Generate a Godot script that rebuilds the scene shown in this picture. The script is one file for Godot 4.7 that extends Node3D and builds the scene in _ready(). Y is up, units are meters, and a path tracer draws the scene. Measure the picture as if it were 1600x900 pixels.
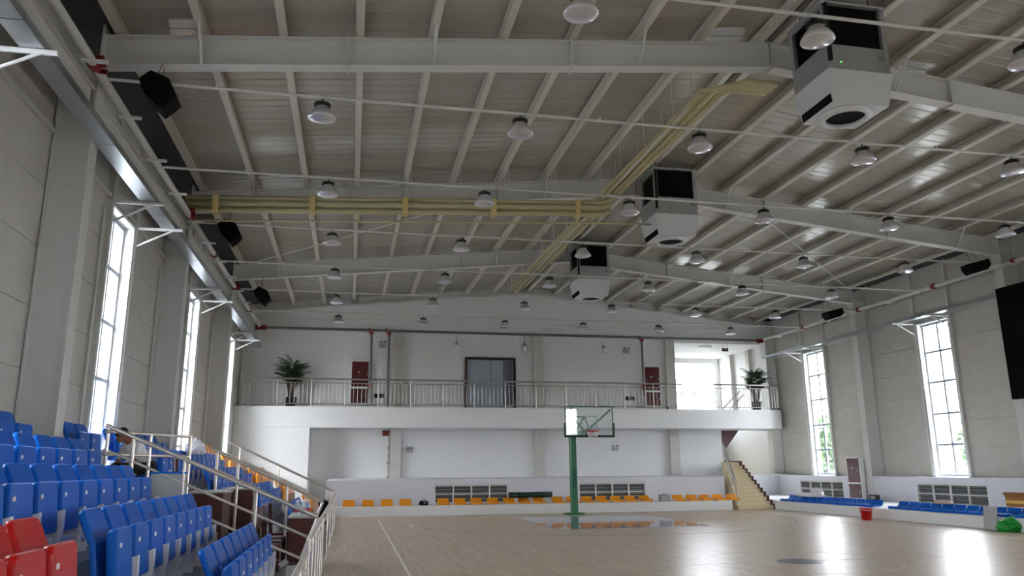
extends Node3D
# An indoor basketball hall. Plan: x to the side, y up, d = distance from the camera's end wall-wards (Godot z = -d).

var M := {}
var cache := {}
var taken := {}
var rng := RandomNumberGenerator.new()

const XL := -5.17
const XR := 22.09
const RIDGE := 8.46
const DEND := 37.9
const DNEAR := -10.6
const BAY := 8.08
const F3 := 29.8
const SLOPE := 0.1
const SILL := 1.34
const WTOP := 7.2

# ---------------------------------------------------------------- helpers
func P(x: float, y: float, d: float) -> Vector3:
	return Vector3(x, y, -d)

func numbered(called: String) -> String:
	if not taken.has(called):
		taken[called] = 0
		return called
	taken[called] += 1
	return "%s_%03d" % [called, taken[called]]

func stn(smooth := false) -> SurfaceTool:
	var st := SurfaceTool.new()
	st.begin(Mesh.PRIMITIVE_TRIANGLES)
	st.set_smooth_group(0 if smooth else -1)
	return st

func done(st: SurfaceTool) -> ArrayMesh:
	st.generate_normals()
	return st.commit()

func tri_n(st: SurfaceTool, a: Vector3, b: Vector3, c: Vector3, n: Vector3) -> void:
	if (a - c).cross(a - b).dot(n) < 0.0:
		var t := b
		b = c
		c = t
	st.add_vertex(a)
	st.add_vertex(b)
	st.add_vertex(c)

func quad_n(st: SurfaceTool, a: Vector3, b: Vector3, c: Vector3, d: Vector3, n: Vector3) -> void:
	tri_n(st, a, b, c, n)
	tri_n(st, a, c, d, n)

func hexa(st: SurfaceTool, p: Array) -> void:
	# eight corners: bottom ring 0..3, top ring 4..7
	var mid := Vector3.ZERO
	for v in p:
		mid += v
	mid /= 8.0
	for f in [[0, 1, 2, 3], [4, 5, 6, 7], [0, 1, 5, 4], [1, 2, 6, 5], [2, 3, 7, 6], [3, 0, 4, 7]]:
		var a: Vector3 = p[f[0]]
		var b: Vector3 = p[f[1]]
		var c: Vector3 = p[f[2]]
		var d: Vector3 = p[f[3]]
		quad_n(st, a, b, c, d, (a + b + c + d) / 4.0 - mid)

func box(st: SurfaceTool, c: Vector3, s: Vector3, b := Basis.IDENTITY) -> void:
	var h := s * 0.5
	var p := []
	for y in [-1, 1]:
		for q in [[-1, -1], [1, -1], [1, 1], [-1, 1]]:
			p.append(c + b * Vector3(h.x * q[0], h.y * y, h.z * q[1]))
	hexa(st, p)

func cbox(st: SurfaceTool, c: Vector3, s: Vector3, e: float, b := Basis.IDENTITY) -> void:
	# a box with chamfered edges
	var h := s * 0.5
	var pt := func(sx: int, sy: int, sz: int, k: int) -> Vector3:
		var v := Vector3(h.x * sx, h.y * sy, h.z * sz)
		if k != 0:
			v.x -= e * sx
		if k != 1:
			v.y -= e * sy
		if k != 2:
			v.z -= e * sz
		return c + b * v
	var sg := [-1, 1]
	for s1 in sg:
		quad_n(st, pt.call(s1, -1, -1, 0), pt.call(s1, 1, -1, 0), pt.call(s1, 1, 1, 0), pt.call(s1, -1, 1, 0), b * Vector3(s1, 0, 0))
		quad_n(st, pt.call(-1, s1, -1, 1), pt.call(1, s1, -1, 1), pt.call(1, s1, 1, 1), pt.call(-1, s1, 1, 1), b * Vector3(0, s1, 0))
		quad_n(st, pt.call(-1, -1, s1, 2), pt.call(1, -1, s1, 2), pt.call(1, 1, s1, 2), pt.call(-1, 1, s1, 2), b * Vector3(0, 0, s1))
		for s2 in sg:
			quad_n(st, pt.call(s1, s2, -1, 0), pt.call(s1, s2, 1, 0), pt.call(s1, s2, 1, 1), pt.call(s1, s2, -1, 1), b * Vector3(s1, s2, 0))
			quad_n(st, pt.call(s1, -1, s2, 0), pt.call(s1, 1, s2, 0), pt.call(s1, 1, s2, 2), pt.call(s1, -1, s2, 2), b * Vector3(s1, 0, s2))
			quad_n(st, pt.call(-1, s1, s2, 1), pt.call(1, s1, s2, 1), pt.call(1, s1, s2, 2), pt.call(-1, s1, s2, 2), b * Vector3(0, s1, s2))
			for s3 in sg:
				tri_n(st, pt.call(s1, s2, s3, 0), pt.call(s1, s2, s3, 1), pt.call(s1, s2, s3, 2), b * Vector3(s1, s2, s3))

func extrude(st: SurfaceTool, poly: PackedVector2Array, h: float, xf := Transform3D.IDENTITY) -> void:
	# polygon in local XY, from z = 0 to z = h
	var p := poly
	if Geometry2D.is_polygon_clockwise(p):
		p.reverse()
	var n := p.size()
	for i in n:
		var a := p[i]
		var b := p[(i + 1) % n]
		var o := xf.basis * Vector3(b.y - a.y, a.x - b.x, 0)
		quad_n(st, xf * Vector3(a.x, a.y, 0), xf * Vector3(b.x, b.y, 0), xf * Vector3(b.x, b.y, h), xf * Vector3(a.x, a.y, h), o)
	var t := Geometry2D.triangulate_polygon(p)
	for i in range(0, t.size(), 3):
		for z in [0.0, h]:
			tri_n(st, xf * Vector3(p[t[i]].x, p[t[i]].y, z), xf * Vector3(p[t[i + 1]].x, p[t[i + 1]].y, z), xf * Vector3(p[t[i + 2]].x, p[t[i + 2]].y, z), xf.basis * Vector3(0, 0, 1 if z > 0 else -1))

func plate(st: SurfaceTool, poly: PackedVector2Array, t: float, e: float, xf := Transform3D.IDENTITY) -> void:
	# convex plate with its front and back edges eased by e, thickness t about z = 0
	var mid := Vector2.ZERO
	for v in poly:
		mid += v
	mid /= poly.size()
	var rings := [[-t / 2, e], [-t / 2 + e, 0.0], [t / 2 - e, 0.0], [t / 2, e]]
	var n := poly.size()
	var at := func(k: int, i: int) -> Vector3:
		var v: Vector2 = poly[i % n]
		var w := v - mid
		w = w * (1.0 - rings[k][1] / maxf(w.length(), 0.001))
		return xf * Vector3(mid.x + w.x, mid.y + w.y, rings[k][0])
	var cen := xf * Vector3(mid.x, mid.y, 0)
	for k in 3:
		for i in n:
			var a: Vector3 = at.call(k, i)
			var b: Vector3 = at.call(k, i + 1)
			var c: Vector3 = at.call(k + 1, i + 1)
			var d: Vector3 = at.call(k + 1, i)
			quad_n(st, a, b, c, d, (a + b + c + d) / 4.0 - cen)
	st.set_smooth_group(-1)
	for i in n:
		tri_n(st, xf * Vector3(mid.x, mid.y, t / 2), at.call(3, i), at.call(3, i + 1), xf.basis.z)
		tri_n(st, xf * Vector3(mid.x, mid.y, -t / 2), at.call(0, i), at.call(0, i + 1), -xf.basis.z)

func round_rect(w: float, h: float, r_top: float, r_bot: float, y0 := 0.0, seg := 4) -> PackedVector2Array:
	var out := PackedVector2Array()
	for q in [[1, 0, r_bot, -90.0], [1, 1, r_top, 0.0], [-1, 1, r_top, 90.0], [-1, 0, r_bot, 180.0]]:
		var r: float = q[2]
		var cx: float = q[0] * (w / 2 - r)
		var cy: float = y0 + (h - r if q[1] == 1 else r)
		for i in seg + 1:
			var a := deg_to_rad(q[3] + 90.0 * i / seg)
			out.append(Vector2(cx + r * cos(a), cy + r * sin(a)))
	return out

func tube(st: SurfaceTool, pts: Array, r: float, sides := 8, caps := true) -> void:
	var n := pts.size()
	var up := Vector3.UP
	var rings := []
	for i in n:
		var p: Vector3 = pts[i]
		var t: Vector3
		if i == 0:
			t = pts[1] - pts[0]
		elif i == n - 1:
			t = pts[n - 1] - pts[n - 2]
		else:
			t = (pts[i] - pts[i - 1]).normalized() + (pts[i + 1] - pts[i]).normalized()
		t = t.normalized()
		if absf(t.dot(up)) > 0.98:
			up = Vector3.RIGHT if absf(t.x) < 0.9 else Vector3.BACK
		var a := t.cross(up).normalized()
		up = a.cross(t).normalized()
		var ring := []
		for k in sides:
			var g := TAU * k / sides
			ring.append(p + (a * cos(g) + up * sin(g)) * r)
		rings.append(ring)
	for i in n - 1:
		for k in sides:
			var k2 := (k + 1) % sides
			var m: Vector3 = (pts[i] + pts[i + 1]) / 2.0
			var qa: Vector3 = rings[i][k]
			var qb: Vector3 = rings[i][k2]
			var qc: Vector3 = rings[i + 1][k2]
			var qd: Vector3 = rings[i + 1][k]
			quad_n(st, qa, qb, qc, qd, (qa + qb + qc + qd) / 4.0 - m)
	if caps:
		for e in [0, n - 1]:
			var o: Vector3 = pts[0] - pts[1] if e == 0 else pts[n - 1] - pts[n - 2]
			for k in range(1, sides - 1):
				tri_n(st, rings[e][0], rings[e][k], rings[e][k + 1], o)

func lathe(st: SurfaceTool, prof: Array, seg := 16, xf := Transform3D.IDENTITY) -> void:
	# profile of Vector2(radius, height) about local y
	for i in prof.size() - 1:
		var p: Vector2 = prof[i]
		var q: Vector2 = prof[i + 1]
		for k in seg:
			var a := TAU * k / seg
			var b := TAU * (k + 1) / seg
			var v := [Vector3(p.x * cos(a), p.y, p.x * sin(a)), Vector3(p.x * cos(b), p.y, p.x * sin(b)), Vector3(q.x * cos(b), q.y, q.x * sin(b)), Vector3(q.x * cos(a), q.y, q.x * sin(a))]
			var o := Vector3(cos((a + b) / 2) * (q.y - p.y), p.x - q.x, sin((a + b) / 2) * (q.y - p.y))
			if p.x > 1e-5:
				tri_n(st, xf * v[0], xf * v[1], xf * v[2], xf.basis * o)
			if q.x > 1e-5:
				tri_n(st, xf * v[0], xf * v[2], xf * v[3], xf.basis * o)

func arc_pts(c: Vector3, u: Vector3, v: Vector3, r: float, a0: float, a1: float, n: int) -> Array:
	var out := []
	for i in n + 1:
		var a := deg_to_rad(lerpf(a0, a1, float(i) / n))
		out.append(c + (u * cos(a) + v * sin(a)) * r)
	return out

# nodes
func mi(parent: Node, called: String, mesh: Mesh, mat: Material, at := Transform3D.IDENTITY) -> MeshInstance3D:
	var o := MeshInstance3D.new()
	o.name = called
	o.mesh = mesh
	o.set_surface_override_material(0, mat)
	o.transform = at
	o.cast_shadow = GeometryInstance3D.SHADOW_CASTING_SETTING_ON
	parent.add_child(o, true)
	return o

func part(parent: Node, called: String, st: SurfaceTool, mat: Material, at := Transform3D.IDENTITY) -> MeshInstance3D:
	return mi(parent, called, done(st), mat, at)

func pbox(parent: Node, called: String, c: Vector3, s: Vector3, mat: Material, e := 0.0, b := Basis.IDENTITY) -> MeshInstance3D:
	# a box part whose mesh is shared with every box of the same size
	var key := "box%.3f_%.3f_%.3f_%.3f" % [s.x, s.y, s.z, e]
	if not cache.has(key):
		var st := stn()
		if e > 0.0:
			cbox(st, Vector3.ZERO, s, e)
		else:
			box(st, Vector3.ZERO, s)
		cache[key] = done(st)
	return mi(parent, called, cache[key], mat, Transform3D(b, c))

func rod(parent: Node, called: String, a: Vector3, b: Vector3, r: float, mat: Material, sides := 8) -> MeshInstance3D:
	var l := a.distance_to(b)
	var key := "rod%.3f_%.4f_%d" % [l, r, sides]
	if not cache.has(key):
		var st := stn(true)
		tube(st, [Vector3.ZERO, Vector3(0, l, 0)], r, sides, false)
		st.set_smooth_group(-1)
		for y in [0.0, l]:
			for k in range(1, sides - 1):
				var p := func(j: int) -> Vector3: return Vector3(r * cos(TAU * j / sides), y, r * sin(TAU * j / sides))
				tri_n(st, p.call(0), p.call(k), p.call(k + 1), Vector3(0, 1 if y > 0 else -1, 0))
		cache[key] = done(st)
	var y := (b - a).normalized()
	var x := y.cross(Vector3(0.123, 0.3, 0.94)).normalized()
	return mi(parent, called, cache[key], mat, Transform3D(Basis(x, y, x.cross(y)), a))

func thing(called: String, label: String, category: String, at := Vector3.ZERO, turn := 0.0, group := "") -> Node3D:
	var o := Node3D.new()
	o.name = numbered(called)
	add_child(o)
	o.position = at
	o.rotation.y = turn
	o.set_meta("label", label)
	o.set_meta("category", category)
	if group:
		o.set_meta("group", group)
	return o

func struct(called: String, label := "") -> Node3D:
	var o := Node3D.new()
	o.name = numbered(called)
	add_child(o)
	o.set_meta("kind", "structure")
	if label:
		o.set_meta("label", label)
	return o

func copy(o: Node3D, label: String, at: Vector3, turn: float, group := "") -> Node3D:
	var c: Node3D = o.duplicate()
	c.name = numbered(String(o.get_meta("called")))
	add_child(c)
	c.position = at
	c.rotation.y = turn
	c.set_meta("label", label)
	if group:
		c.set_meta("group", group)
	return c

# materials
func noise_tex(freq: float, lo: Color, hi: Color, size := 512, seed_ := 1, oct := 4, normal := false) -> NoiseTexture2D:
	var n := FastNoiseLite.new()
	n.noise_type = FastNoiseLite.TYPE_SIMPLEX_SMOOTH
	n.seed = seed_
	n.frequency = freq
	n.fractal_octaves = oct
	var t := NoiseTexture2D.new()
	t.width = size
	t.height = size
	t.seamless = true
	t.noise = n
	if normal:
		t.as_normal_map = true
		t.bump_strength = 2.0
	else:
		var g := Gradient.new()
		g.set_color(0, lo)
		g.set_color(1, hi)
		t.color_ramp = g
	return t

func mat(c: Color, rough := 0.6, metal := 0.0, tex: Texture2D = null, scale := 1.0) -> StandardMaterial3D:
	var m := StandardMaterial3D.new()
	m.albedo_color = c
	m.roughness = rough
	m.metallic = metal
	if tex:
		m.albedo_texture = tex
		m.uv1_triplanar = true
		m.uv1_world_triplanar = true
		m.uv1_scale = Vector3.ONE * scale
	return m

func floor_texture() -> ImageTexture:
	# maple strips laid along the hall: each strip a tone of its own, with fine grain
	var s := 1024
	var im := Image.create(s, s, false, Image.FORMAT_RGB8)
	var r := RandomNumberGenerator.new()
	r.seed = 11
	var nz := FastNoiseLite.new()
	nz.seed = 5
	nz.frequency = 0.02
	var strip := 16
	for k in s / strip:
		var y := 0
		var off := r.randi_range(0, 250)
		var tone := r.randf_range(0.9, 1.0)
		var next := off
		while y < s:
			if y >= next:
				tone = r.randf_range(0.87, 1.0)
				next = y + r.randi_range(180, 330)
			for x in strip:
				var g := nz.get_noise_2d((k * strip + x) * 6.0, y * 0.5) * 0.045
				var v := clampf(tone + g, 0.0, 1.0)
				if x == 0:
					v *= 0.93
				im.set_pixel(k * strip + x, y, Color(v, v * 0.995, v * 0.985))
			y += 1
	return ImageTexture.create_from_image(im)

func make_materials() -> void:
	var dirt := noise_tex(0.006, Color(0.955, 0.953, 0.948), Color(1, 1, 1), 512, 3, 5)
	var fine := noise_tex(0.03, Color(0.965, 0.965, 0.965), Color(1, 1, 1), 512, 9, 4)
	M.wall = mat(Color(0.79, 0.78, 0.75), 0.55, 0.0, dirt, 0.35)
	M.end_wall = mat(Color(0.90, 0.90, 0.895), 0.75, 0.0, fine, 0.4)
	M.dado = mat(Color(0.88, 0.88, 0.91), 0.5, 0.0, fine, 0.5)
	M.steel = mat(Color(0.85, 0.85, 0.83), 0.42, 0.0, fine, 0.6)
	M.purlin = mat(Color(0.84, 0.82, 0.77), 0.4, 0.0, fine, 0.7)
	M.roof = mat(Color(0.71, 0.69, 0.64), 0.16, 0.1, dirt, 0.3)
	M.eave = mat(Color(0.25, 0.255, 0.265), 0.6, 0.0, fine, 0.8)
	M.white = mat(Color(0.92, 0.92, 0.92), 0.4)
	M.frame_white = mat(Color(0.93, 0.94, 0.95), 0.35)
	M.window_bar = mat(Color(0.60, 0.63, 0.66), 0.45)
	M.grey_concrete = mat(Color(0.60, 0.60, 0.585), 0.7, 0.0, dirt, 0.9)
	M.galv = mat(Color(0.72, 0.74, 0.76), 0.28, 0.9, fine, 1.5)
	M.chrome = mat(Color(0.66, 0.65, 0.63), 0.28, 0.9)
	M.rail = mat(Color(0.86, 0.83, 0.79), 0.3, 0.8)
	M.black = mat(Color(0.02, 0.02, 0.022), 0.6)
	M.screen = mat(Color(0.012, 0.012, 0.014), 0.55)
	M.screen.metallic_specular = 0.2
	M.black.metallic_specular = 0.25
	M.dark = mat(Color(0.12, 0.125, 0.13), 0.5, 0.3)
	M.vent_back = mat(Color(0.36, 0.37, 0.37), 0.7)
	M.slat = mat(Color(0.62, 0.635, 0.63), 0.45, 0.3)
	M.red_pipe = mat(Color(0.50, 0.06, 0.07), 0.4)
	M.pipe_grey = mat(Color(0.42, 0.42, 0.41), 0.4, 0.2)
	M.yellow = mat(Color(0.82, 0.785, 0.62), 0.6, 0.0, noise_tex(0.04, Color(0.84, 0.84, 0.8), Color(1, 1, 1), 256, 17, 3), 3.0)
	M.yellow_band = mat(Color(0.86, 0.79, 0.52), 0.5)
	M.blue_seat = mat(Color(0.0, 0.37, 0.75), 0.38, 0.0, fine, 2.0)
	M.blue_seat.metallic_specular = 0.35
	M.red_seat = mat(Color(0.78, 0.05, 0.06), 0.32, 0.0, fine, 2.0)
	M.orange_seat = mat(Color(0.93, 0.60, 0.12), 0.35, 0.0, fine, 2.0)
	M.bracket = mat(Color(0.93, 0.92, 0.90), 0.45)
	M.floor = mat(Color(0.75, 0.665, 0.57), 0.3, 0.0, floor_texture(), 0.25)
	M.floor.metallic_specular = 0.5
	M.line = mat(Color(0.9, 0.9, 0.88), 0.3)
	M.line_faint = mat(Color(0.78, 0.70, 0.60), 0.3)
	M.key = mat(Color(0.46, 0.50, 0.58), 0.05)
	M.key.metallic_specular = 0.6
	M.spot = mat(Color(0.18, 0.23, 0.38), 0.2)
	M.green = mat(Color(0.07, 0.40, 0.25), 0.35)
	M.green_dark = mat(Color(0.03, 0.17, 0.13), 0.5)
	M.orange_rim = mat(Color(0.75, 0.18, 0.10), 0.4)
	M.net = mat(Color(0.9, 0.9, 0.88), 0.8)
	M.glass = mat(Color(0.96, 0.98, 0.98, 0.06), 0.02)
	M.glass.transparency = BaseMaterial3D.TRANSPARENCY_ALPHA
	M.board_glass = mat(Color(0.80, 0.90, 0.90, 0.12), 0.02)
	M.board_glass.transparency = BaseMaterial3D.TRANSPARENCY_ALPHA
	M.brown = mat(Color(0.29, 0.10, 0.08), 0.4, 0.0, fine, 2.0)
	M.door_dark = mat(Color(0.16, 0.10, 0.095), 0.4)
	M.door_glass = mat(Color(0.62, 0.66, 0.70), 0.15)
	M.curtain = mat(Color(0.36, 0.36, 0.42), 0.8)
	M.cab_red = mat(Color(0.33, 0.06, 0.07), 0.25)
	M.cream = mat(Color(0.87, 0.81, 0.66), 0.5, 0.0, fine, 1.0)
	M.lamp_shell = mat(Color(0.86, 0.86, 0.88), 0.14, 0.55)
	M.lamp_cap = mat(Color(0.22, 0.23, 0.22), 0.45, 0.5)
	M.white_sheet = mat(Color(0.86, 0.87, 0.875), 0.4, 0.1, fine, 1.2)
	M.sheet = mat(Color(0.72, 0.74, 0.745), 0.36, 0.7, fine, 1.2)
	M.leaf = mat(Color(0.10, 0.21, 0.09), 0.5)
	M.leaf.backlight_enabled = true
	M.leaf.backlight = Color(0.2, 0.3, 0.1)
	M.tree_leaf = mat(Color(0.27, 0.38, 0.20), 0.7)
	M.bark = mat(Color(0.28, 0.22, 0.17), 0.8, 0.0, fine, 4.0)
	M.pot = mat(Color(0.14, 0.11, 0.10), 0.4)
	M.cloth_white = mat(Color(0.92, 0.92, 0.94), 0.85)
	M.card = mat(Color(0.62, 0.44, 0.26), 0.8)
	M.bag_green = mat(Color(0.04, 0.55, 0.17), 0.35)
	M.bucket = mat(Color(0.75, 0.06, 0.09), 0.35)
	M.grey_box = mat(Color(0.66, 0.66, 0.66), 0.6)
	M.skin = mat(Color(0.62, 0.42, 0.32), 0.5)
	M.hair = mat(Color(0.05, 0.04, 0.035), 0.6)
	M.shirt = mat(Color(0.90, 0.90, 0.91), 0.85)
	M.trousers = mat(Color(0.05, 0.05, 0.06), 0.85)
	M.asphalt = mat(Color(0.5, 0.5, 0.49), 0.9)
	M.desk_top = mat(Color(0.70, 0.70, 0.68), 0.35)
	M.bottle = mat(Color(0.85, 0.90, 0.95, 0.35), 0.05)
	M.bottle.transparency = BaseMaterial3D.TRANSPARENCY_ALPHA
	M.led = mat(Color(0.3, 0.9, 0.35), 0.4)
	M.led.emission_enabled = true
	M.led.emission = Color(0.3, 1.0, 0.35)
	M.led.emission_energy_multiplier = 0.5
	M.ceiling_lamp = mat(Color(0.95, 0.95, 0.95), 0.4)

func _ready() -> void:
	rng.seed = 20
	# camera
	var cam := Camera3D.new()
	cam.name = "camera"
	var fwd := Vector3(0.19665679, 0.22709326, -0.95381065)
	var rgt := Vector3(0.97972268, -0.00747873, 0.20021872)
	var upv := Vector3(-0.03833503, 0.9738443, 0.22395916)
	cam.transform = Transform3D(Basis(rgt, upv, -fwd).orthonormalized(), Vector3(0, 1.769, 0))
	cam.fov = rad_to_deg(2.0 * atan(450.0 / 1205.617))
	cam.near = 0.05
	cam.far = 400.0
	add_child(cam)
	# overcast daylight outside, seen through the windows
	var env := Environment.new()
	env.background_mode = Environment.BG_SKY
	var sm := ProceduralSkyMaterial.new()
	sm.sky_top_color = Color(0.93, 0.96, 1.0)
	sm.sky_horizon_color = Color(0.97, 0.98, 1.0)
	sm.ground_bottom_color = Color(0.45, 0.45, 0.44)
	sm.ground_horizon_color = Color(0.62, 0.62, 0.61)
	sm.sky_energy_multiplier = 1.0
	var sky := Sky.new()
	sky.sky_material = sm
	env.sky = sky
	env.background_energy_multiplier = 4.0
	env.tonemap_mode = Environment.TONE_MAPPER_LINEAR
	env.tonemap_exposure = 7.5
	env.sdfgi_enabled = true
	env.ssao_enabled = true
	env.ssil_enabled = true
	var we := WorldEnvironment.new()
	we.name = "environment"
	we.environment = env
	add_child(we)
	make_materials()
	# structure
	build_ground()
	build_floor()
	build_side_wall(true)
	build_side_wall(false)
	build_roof()
	build_end_wall()
	build_near_wall()
	build_windows()
	build_platforms()
	build_balcony()
	build_stairwell()
	# objects
	build_frames()
	build_stand()
	build_hoop()
	build_units()
	build_pipes()
	build_lamps()
	build_wall_runs()
	build_speakers_and_screen()
	build_seats()
	build_end_fittings()
	build_court_items()
	build_stand_items()
	build_person()

func rafter_bottom(x: float) -> float:
	return 8.74 + SLOPE * (RIDGE - absf(x - RIDGE) + 4.57)

func roof_y(x: float) -> float:
	return rafter_bottom(x) + 0.78

const WIN_D := [33.86, 25.74, 17.62, 9.5, 1.4, -6.7]

func build_ground() -> void:
	var g := struct("ground", "grey paved ground outside the hall")
	pbox(g, "paving", Vector3(8, -0.42, -14), Vector3(120, 0.2, 120), M.asphalt)
	# trees seen as pale shapes through the lower panes
	var spots := [[29.5, 38.5, 4.4], [30.0, 31.8, 5.0], [29.2, 45.5, 5.4]]
	var names := ["leafy tree outside, behind the window next to the black screen", "leafy tree outside, standing between the two tall windows", "leafy tree outside, behind the window by the stair corner"]
	for i in 3:
		var s = spots[i]
		var t := thing("tree", names[i], "tree", P(s[0], -0.32, s[1]), 0.0, "trees outside the windows")
		var st := stn(true)
		tube(st, [Vector3.ZERO, Vector3(0.05, 1.2, 0), Vector3(-0.05, 2.6, 0.1)], 0.12, 7)
		part(t, "trunk", st, M.bark)
		st = stn()
		for k in 1500:
			var u := Vector3(rng.randfn(), rng.randfn(), rng.randfn()).normalized() * pow(rng.randf(), 0.4)
			var c := Vector3(0, s[2] * 0.62, 0) + Vector3(u.x * 1.7, u.y * s[2] * 0.4, u.z * 1.7)
			var b := Basis.from_euler(Vector3(rng.randf() * 6, rng.randf() * 6, rng.randf() * 6))
			var w := rng.randf_range(0.09, 0.17)
			tri_n(st, c + b * Vector3(-w, 0, 0), c + b * Vector3(0, w * 1.8, 0.03), c + b * Vector3(w, 0, 0), b.z)
			tri_n(st, c + b * Vector3(-w, 0, 0), c + b * Vector3(0, -w * 1.2, -0.03), c + b * Vector3(w, 0, 0), b.z)
		part(t, "crown", st, M.tree_leaf)

func build_floor() -> void:
	var f := struct("floor", "pale varnished timber court floor")
	pbox(f, "court_boards", Vector3((XL + XR) / 2, -0.16, -(DEND + DNEAR) / 2), Vector3(XR - XL + 0.5, 0.32, DEND - DNEAR + 0.6), M.floor)
	var base := 28.8
	var line := func(x0: float, d0: float, x1: float, d1: float) -> void:
		var w := 0.05
		pbox(f, "court_line", P((x0 + x1) / 2, 0.0015, (d0 + d1) / 2), Vector3(absf(x1 - x0) + w, 0.003, absf(d1 - d0) + w), M.line)
	line.call(1.06, -0.6, 1.06, base)
	line.call(16.06, -0.6, 16.06, base)
	line.call(1.98, 25.2, 1.98, 26.6)
	for q in [base, 14.1]:
		pbox(f, "court_line", P(8.56, 0.0015, q), Vector3(14.8, 0.003, 0.05), M.line_faint)
	# three point line and centre circle, thin rings
	var ring := func(cx: float, cd: float, r: float, a0: float, a1: float, m: Material) -> void:
		var st := stn()
		var n := 48
		for i in n:
			var a := deg_to_rad(lerpf(a0, a1, float(i) / n))
			var b := deg_to_rad(lerpf(a0, a1, float(i + 1) / n))
			var q := []
			for y in [0.0, 0.003]:
				q.append_array([P(cx + (r - 0.03) * cos(a), y, cd - (r - 0.03) * sin(a)), P(cx + (r + 0.03) * cos(a), y, cd - (r + 0.03) * sin(a)), P(cx + (r + 0.03) * cos(b), y, cd - (r + 0.03) * sin(b)), P(cx + (r - 0.03) * cos(b), y, cd - (r - 0.03) * sin(b))])
			hexa(st, q)
		part(f, "court_line", st, m)
	var grey := mat(Color(0.45, 0.45, 0.46), 0.3)
	ring.call(8.5, 27.2, 6.75, -14.0, 158.0, grey)
	ring.call(8.46, 14.1, 1.8, 0.0, 360.0, M.line_faint)
	# glossy painted key and centre spot
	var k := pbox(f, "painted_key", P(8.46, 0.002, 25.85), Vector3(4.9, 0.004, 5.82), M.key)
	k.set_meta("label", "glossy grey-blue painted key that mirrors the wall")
	var st2 := stn()
	lathe(st2, [Vector2(0, 0.004), Vector2(0.42, 0.004), Vector2(0.42, 0.0)], 32)
	var sp := part(f, "centre_spot", st2, M.spot, Transform3D(Basis.IDENTITY, P(8.44, 0, 14.06)))
	sp.set_meta("label", "dark blue round spot at centre court")
	# a small orange mark taped to the boards
	var st3 := stn()
	lathe(st3, [Vector2(0, 0.004), Vector2(0.09, 0.004), Vector2(0.09, 0.0)], 16)
	part(f, "floor_mark", st3, mat(Color(0.85, 0.50, 0.25), 0.5), Transform3D(Basis.IDENTITY, P(2.48, 0, 19.0)))

func build_side_wall(left: bool) -> void:
	var w := struct("wall_left" if left else "wall_right", "side wall of wide pale panels with tall windows")
	var s := -1.0 if left else 1.0
	var x := XL if left else XR
	var top := 9.62
	var hw := 0.81
	var mid_d := (DEND + DNEAR) / 2
	# core with real openings
	var cx := x + s * 0.2
	pbox(w, "wall_core", P(cx, (SILL - 0.32) / 2, mid_d), Vector3(0.3, SILL + 0.32, DEND - DNEAR + 0.8), M.wall)
	pbox(w, "wall_core", P(cx, (WTOP + top) / 2, mid_d), Vector3(0.3, top - WTOP, DEND - DNEAR + 0.8), M.wall)
	var edges := [DEND + 0.4]
	for c in WIN_D:
		edges.append(c + hw)
		edges.append(c - hw)
	edges.append(DNEAR - 0.4)
	for i in range(0, edges.size(), 2):
		var a: float = edges[i]
		var b: float = edges[i + 1]
		pbox(w, "wall_core", P(cx, (SILL + WTOP) / 2, (a + b) / 2), Vector3(0.3, WTOP - SILL, a - b), M.wall)
	# panels: courses of about a metre, between a window and a frame line
	var px := x + s * 0.025
	var cuts := [DEND - 0.02]
	for k in 6:
		cuts.append(F3 - BAY * k)
	cuts.append(DNEAR + 0.02)
	var course := 1.01
	for k in 8:
		var y0 := SILL + course * k
		var y1 := minf(y0 + course, top - 0.1)
		for j in cuts.size() - 1:
			var a: float = cuts[j]
			var b: float = cuts[j + 1]
			var wd: float = WIN_D[j] if j < WIN_D.size() else -99.0
			var inside := wd < a and wd > b
			if inside and y0 < WTOP - 0.05:
				for q in [[a, wd + hw + 0.09], [wd - hw - 0.09, b]]:
					pbox(w, "wall_panel", P(px, (y0 + y1) / 2, (q[0] + q[1]) / 2), Vector3(0.05, y1 - y0 - 0.006, q[0] - q[1] - 0.006), M.wall, 0.005)
				if y1 > WTOP + 0.05:
					pbox(w, "wall_panel", P(px, (WTOP + 0.09 + y1) / 2, wd), Vector3(0.05, y1 - WTOP - 0.1, 2 * hw + 0.16), M.wall, 0.008)
			else:
				pbox(w, "wall_panel", P(px, (y0 + y1) / 2, (a + b) / 2), Vector3(0.05, y1 - y0 - 0.006, a - b - 0.006), M.wall, 0.005)
	# girts: posts beside each window running up to the eave, and a long rail over the windows
	for c in WIN_D:
		if c < 5.0:
			continue
		for q in [-1.0, 1.0]:
			pbox(w, "girt_post", P(x - s * 0.06, (SILL + 9.3) / 2, c + q * (hw + 0.14)), Vector3(0.12, 9.3 - SILL, 0.1), M.steel, 0.008)
	for k in 5:
		var a: float = minf(F3 - BAY * (k - 1), DEND) - 0.2
		var b: float = F3 - BAY * k + 0.2
		pbox(w, "girt_rail", P(x - s * 0.04, 7.38, (a + b) / 2), Vector3(0.08, 0.09, a - b), M.steel, 0.006)

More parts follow.
